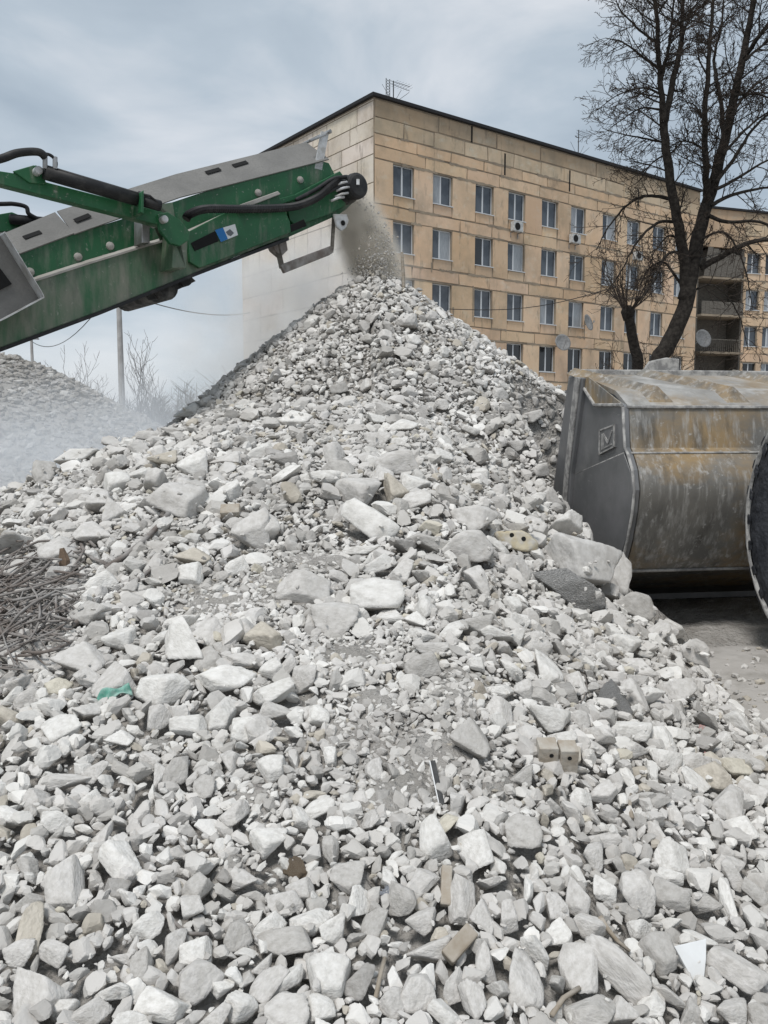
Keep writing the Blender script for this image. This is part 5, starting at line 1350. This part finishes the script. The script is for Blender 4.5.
# wheel
WY = 5.15; wc = Vector((at(748, 530, WY).x+.655, WY, 1.06)); RW = .77
wh = empty('wheel', (0, 0, 0)); wh.parent = ld; wh.location = (0, 0, 0); wh.name = 'wheel'
ang = R_(4); wax = Vector((math.cos(ang), math.sin(ang), 0))
TS = 1.12; pf = [(h_, r_*1.12) for h_, r_ in [(-.24, .40), (-.27, .48), (-.285, .58), (-.27, .67), (-.235, .735), (-.12, .765), (0, .77), (.12, .765), (.235, .735), (.27, .67), (.285, .58), (.27, .48), (.24, .40)]]
q = MB(); q.lathe(wc, wax, pf, 72, caps=False)
for i in range(26):
    t0 = 2*math.pi*i/26
    for sgn in (-1, 1):
        o1 = Vector((0, 0, 1)); e1 = wax.cross(o1).normalized()
        def rp_(t, r, h): return wc+wax*h+(o1*math.cos(t)+e1*math.sin(t))*r
        t = t0+(0 if sgn > 0 else math.pi/26)
        vv = []
        for (h, dr, dt) in ((.02, 0, .05), (.16, 0, .0), (.262, -.03, -.03), (.285, -.12, -.05)):
            for (dd, rr1) in ((-.045, .757), (.045, .757), (.035, .783), (-.035, .783)): vv.append(rp_(t+dt+dd, (rr1+dr)*TS, h*sgn))
        ff = []
        for k in range(3):
            for j in range(4): j2 = (j+1) % 4; ff.append((k*4+j, k*4+j2, (k+1)*4+j2, (k+1)*4+j))
        ff += [(3, 2, 1, 0), (12, 13, 14, 15)]; q.add(vv, ff)
q.build('tyre', M['tyre'], wh)
q = MB(); q.lathe(wc, wax, [(-.22, .448), (-.18, .37), (-.05, .34), (-.04, .12), (-.08, .10), (.1, .1), (.1, .35), (.2, .38), (.22, .448)], 40); q.build('rim', M['yellow'], wh)
# caked dust rim of the tyre shoulder
q = MB(); e1 = wax.cross(UP).normalized(); nn_ = 120; vv = []
for i in range(nn_):
    t = 2*math.pi*i/nn_; wv = .5*math.sin(t*7)+.4*math.sin(t*17+1)+.3*math.sin(t*31+2)
    for h, r in ((-.262, .690-.012*wv), (-.281, .70-.010*wv), (-.278-.004*wv, .715), (-.262, .735+.008*wv), (-.20, .752)):
        vv.append(wc+wax*h+(UP*math.cos(t)+e1*math.sin(t))*r*TS)
q.add(vv, [(i*5+j, i*5+j+1, ((i+1) % nn_)*5+j+1, ((i+1) % nn_)*5+j) for i in range(nn_) for j in range(4)])
q.build('caked_mud', M['dustedge'], wh, smooth=True)
# parts beyond the frame
q = MB()
for a in (.95, 1.75):
    q.prism([L3(a, .0, 1.0), L3(a, .0, 1.25), L3(a, -1.6, 1.75), L3(a, -3.4, 1.75), L3(a, -3.4, 1.5), L3(a, -1.5, 1.45)], AX*.1)
q.build('lift_arm', M['yellow'], ld, bevel=.01)
wh2 = wh.copy(); COL.objects.link(wh2); wh2.location = AX*1.95; 
for c in [x for x in list(COL.objects) if x.parent == wh]:
    k = c.copy(); COL.objects.link(k); k.parent = wh2
q = MB(); q.box(L3(.9, -4.6, .7), AX*1.2, FW*3.0, UP*.9); q.build('chassis', M['yellow'], ld, bevel=.05)
# ------------------------------------------------------------------ material falling from the belt
fr = random.Random(5); items = []
p0 = side(352, 200, -CB/2); p1 = Vector((CX+.0, CY, CZ-.05))
for i in range(14000):
    t = fr.random()**.8; sp_ = .10+.22*t
    v0 = -DU*.45
    c = p0+(p1-p0)*0; h = (p0.z-p1.z)*t
    tt = math.sqrt(2*h/9.8); pos = Vector((p0.x, p0.y, p0.z-h))+(-DU)*(.30+1.0*tt)-DU*0
    pos = p0.lerp(p1, t)+(-DU)*(.22*math.sin(math.pi*t))+Vector((fr.gauss(0, sp_*.34), fr.gauss(0, .25), fr.gauss(0, .05)))
    r = .004+.016*fr.random()**4; Z = Vector((fr.gauss(0, 1), fr.gauss(0, 1), fr.gauss(0, 1))).normalized(); X = Z.orthogonal().normalized()
    items.append(dict(p=pos, R=Matrix((X, Z.cross(X), Z)).transposed(), s=(r, r*.7, r*.6), tone=fr.choice('gdtg')))
V, Fc, Tn, off = assemble(items, SP)
fo_ = bpy.data.objects.new('falling_rubble', npmesh('falling_rubble', V, Fc, M['rock_mesh'], False, Tn)); COL.objects.link(fo_); tag(fo_, 'crushed stone pouring from the conveyor head onto the cone', 'falling stone', kind='stuff')
# ------------------------------------------------------------------ dust in the air
def dust(name, loc, size, rot, dens, col, nscale, lo, hi, label, seed=0):
    v, f = ICO[3]; me = npmesh(name, v, f, None, True) if False else bpy.data.meshes.new(name)
    me.from_pydata([tuple(p) for p in v], [], [tuple(int(i) for i in t) for t in f]); m = bpy.data.materials.new(name); m.use_nodes = True; t = m.node_tree; t.nodes.clear()
    o_ = t.nodes.new('ShaderNodeOutputMaterial'); pv = t.nodes.new('ShaderNodeVolumePrincipled'); pv.inputs['Color'].default_value = (*col, 1); pv.inputs['Anisotropy'].default_value = .1
    tcn = t.nodes.new('ShaderNodeTexCoord'); ln = t.nodes.new('ShaderNodeVectorMath'); ln.operation = 'LENGTH'; t.links.new(tcn.outputs['Object'], ln.inputs[0])
    mr_ = t.nodes.new('ShaderNodeMapRange'); mr_.interpolation_type = 'SMOOTHSTEP'; mr_.inputs['From Min'].default_value = 1; mr_.inputs['From Max'].default_value = .15
    t.links.new(ln.outputs['Value'], mr_.inputs['Value'])
    geo = t.nodes.new('ShaderNodeNewGeometry'); mpn = t.nodes.new('ShaderNodeMapping'); mpn.inputs['Location'].default_value = (seed*3.1, seed, 0); t.links.new(geo.outputs['Position'], mpn.inputs[0])
    n = t.nodes.new('ShaderNodeTexNoise'); n.inputs['Scale'].default_value = nscale; n.inputs['Detail'].default_value = 4; t.links.new(mpn.outputs[0], n.inputs['Vector'])
    r2 = t.nodes.new('ShaderNodeMapRange'); r2.inputs['From Min'].default_value = lo; r2.inputs['From Max'].default_value = hi; t.links.new(n.outputs['Fac'], r2.inputs['Value'])
    mu = t.nodes.new('ShaderNodeMath'); mu.operation = 'MULTIPLY'; t.links.new(mr_.outputs[0], mu.inputs[0]); t.links.new(r2.outputs[0], mu.inputs[1])
    m2 = t.nodes.new('ShaderNodeMath'); m2.operation = 'MULTIPLY'; t.links.new(mu.outputs[0], m2.inputs[0]); m2.inputs[1].default_value = dens
    t.links.new(m2.outputs[0], pv.inputs['Density']); t.links.new(pv.outputs[0], o_.inputs['Volume'])
    me.materials.append(m); o = bpy.data.objects.new(name, me); COL.objects.link(o); o.location = loc; o.scale = size; o.rotation_euler = rot
    return tag(o, label, 'dust', kind='stuff')
# stream dust right under the head, brown grey
a = side(350, 205, -CB/2); b = Vector((CX+.15, CY, CZ-.2)); 
dust('dust_stream', (a+b)/2+Vector((.0, 0, .0)), (.42, .74, 1.0), (0, R_(-24), 0), 15.0, (.80, .755, .68), 5, .30, .62, 'dense brown-grey dust in the stream falling off the belt', 1)
dust('dust_plume', (-1.25, 11.7, 3.0), (1.9, 1.9, 2.2), (0, R_(38), 0), 2.2, (.985, .975, .96), 1.9, .40, .66, 'pale dust drifting down the left side of the cone', 2)
dust('dust_cloud', (-4.6, 15.5, .6), (5.6, 5.2, 2.7), (0, 0, 0), .55, (.90, .925, .955), .6, .30, .66, 'low pale dust cloud hanging over the ground at the left', 3)
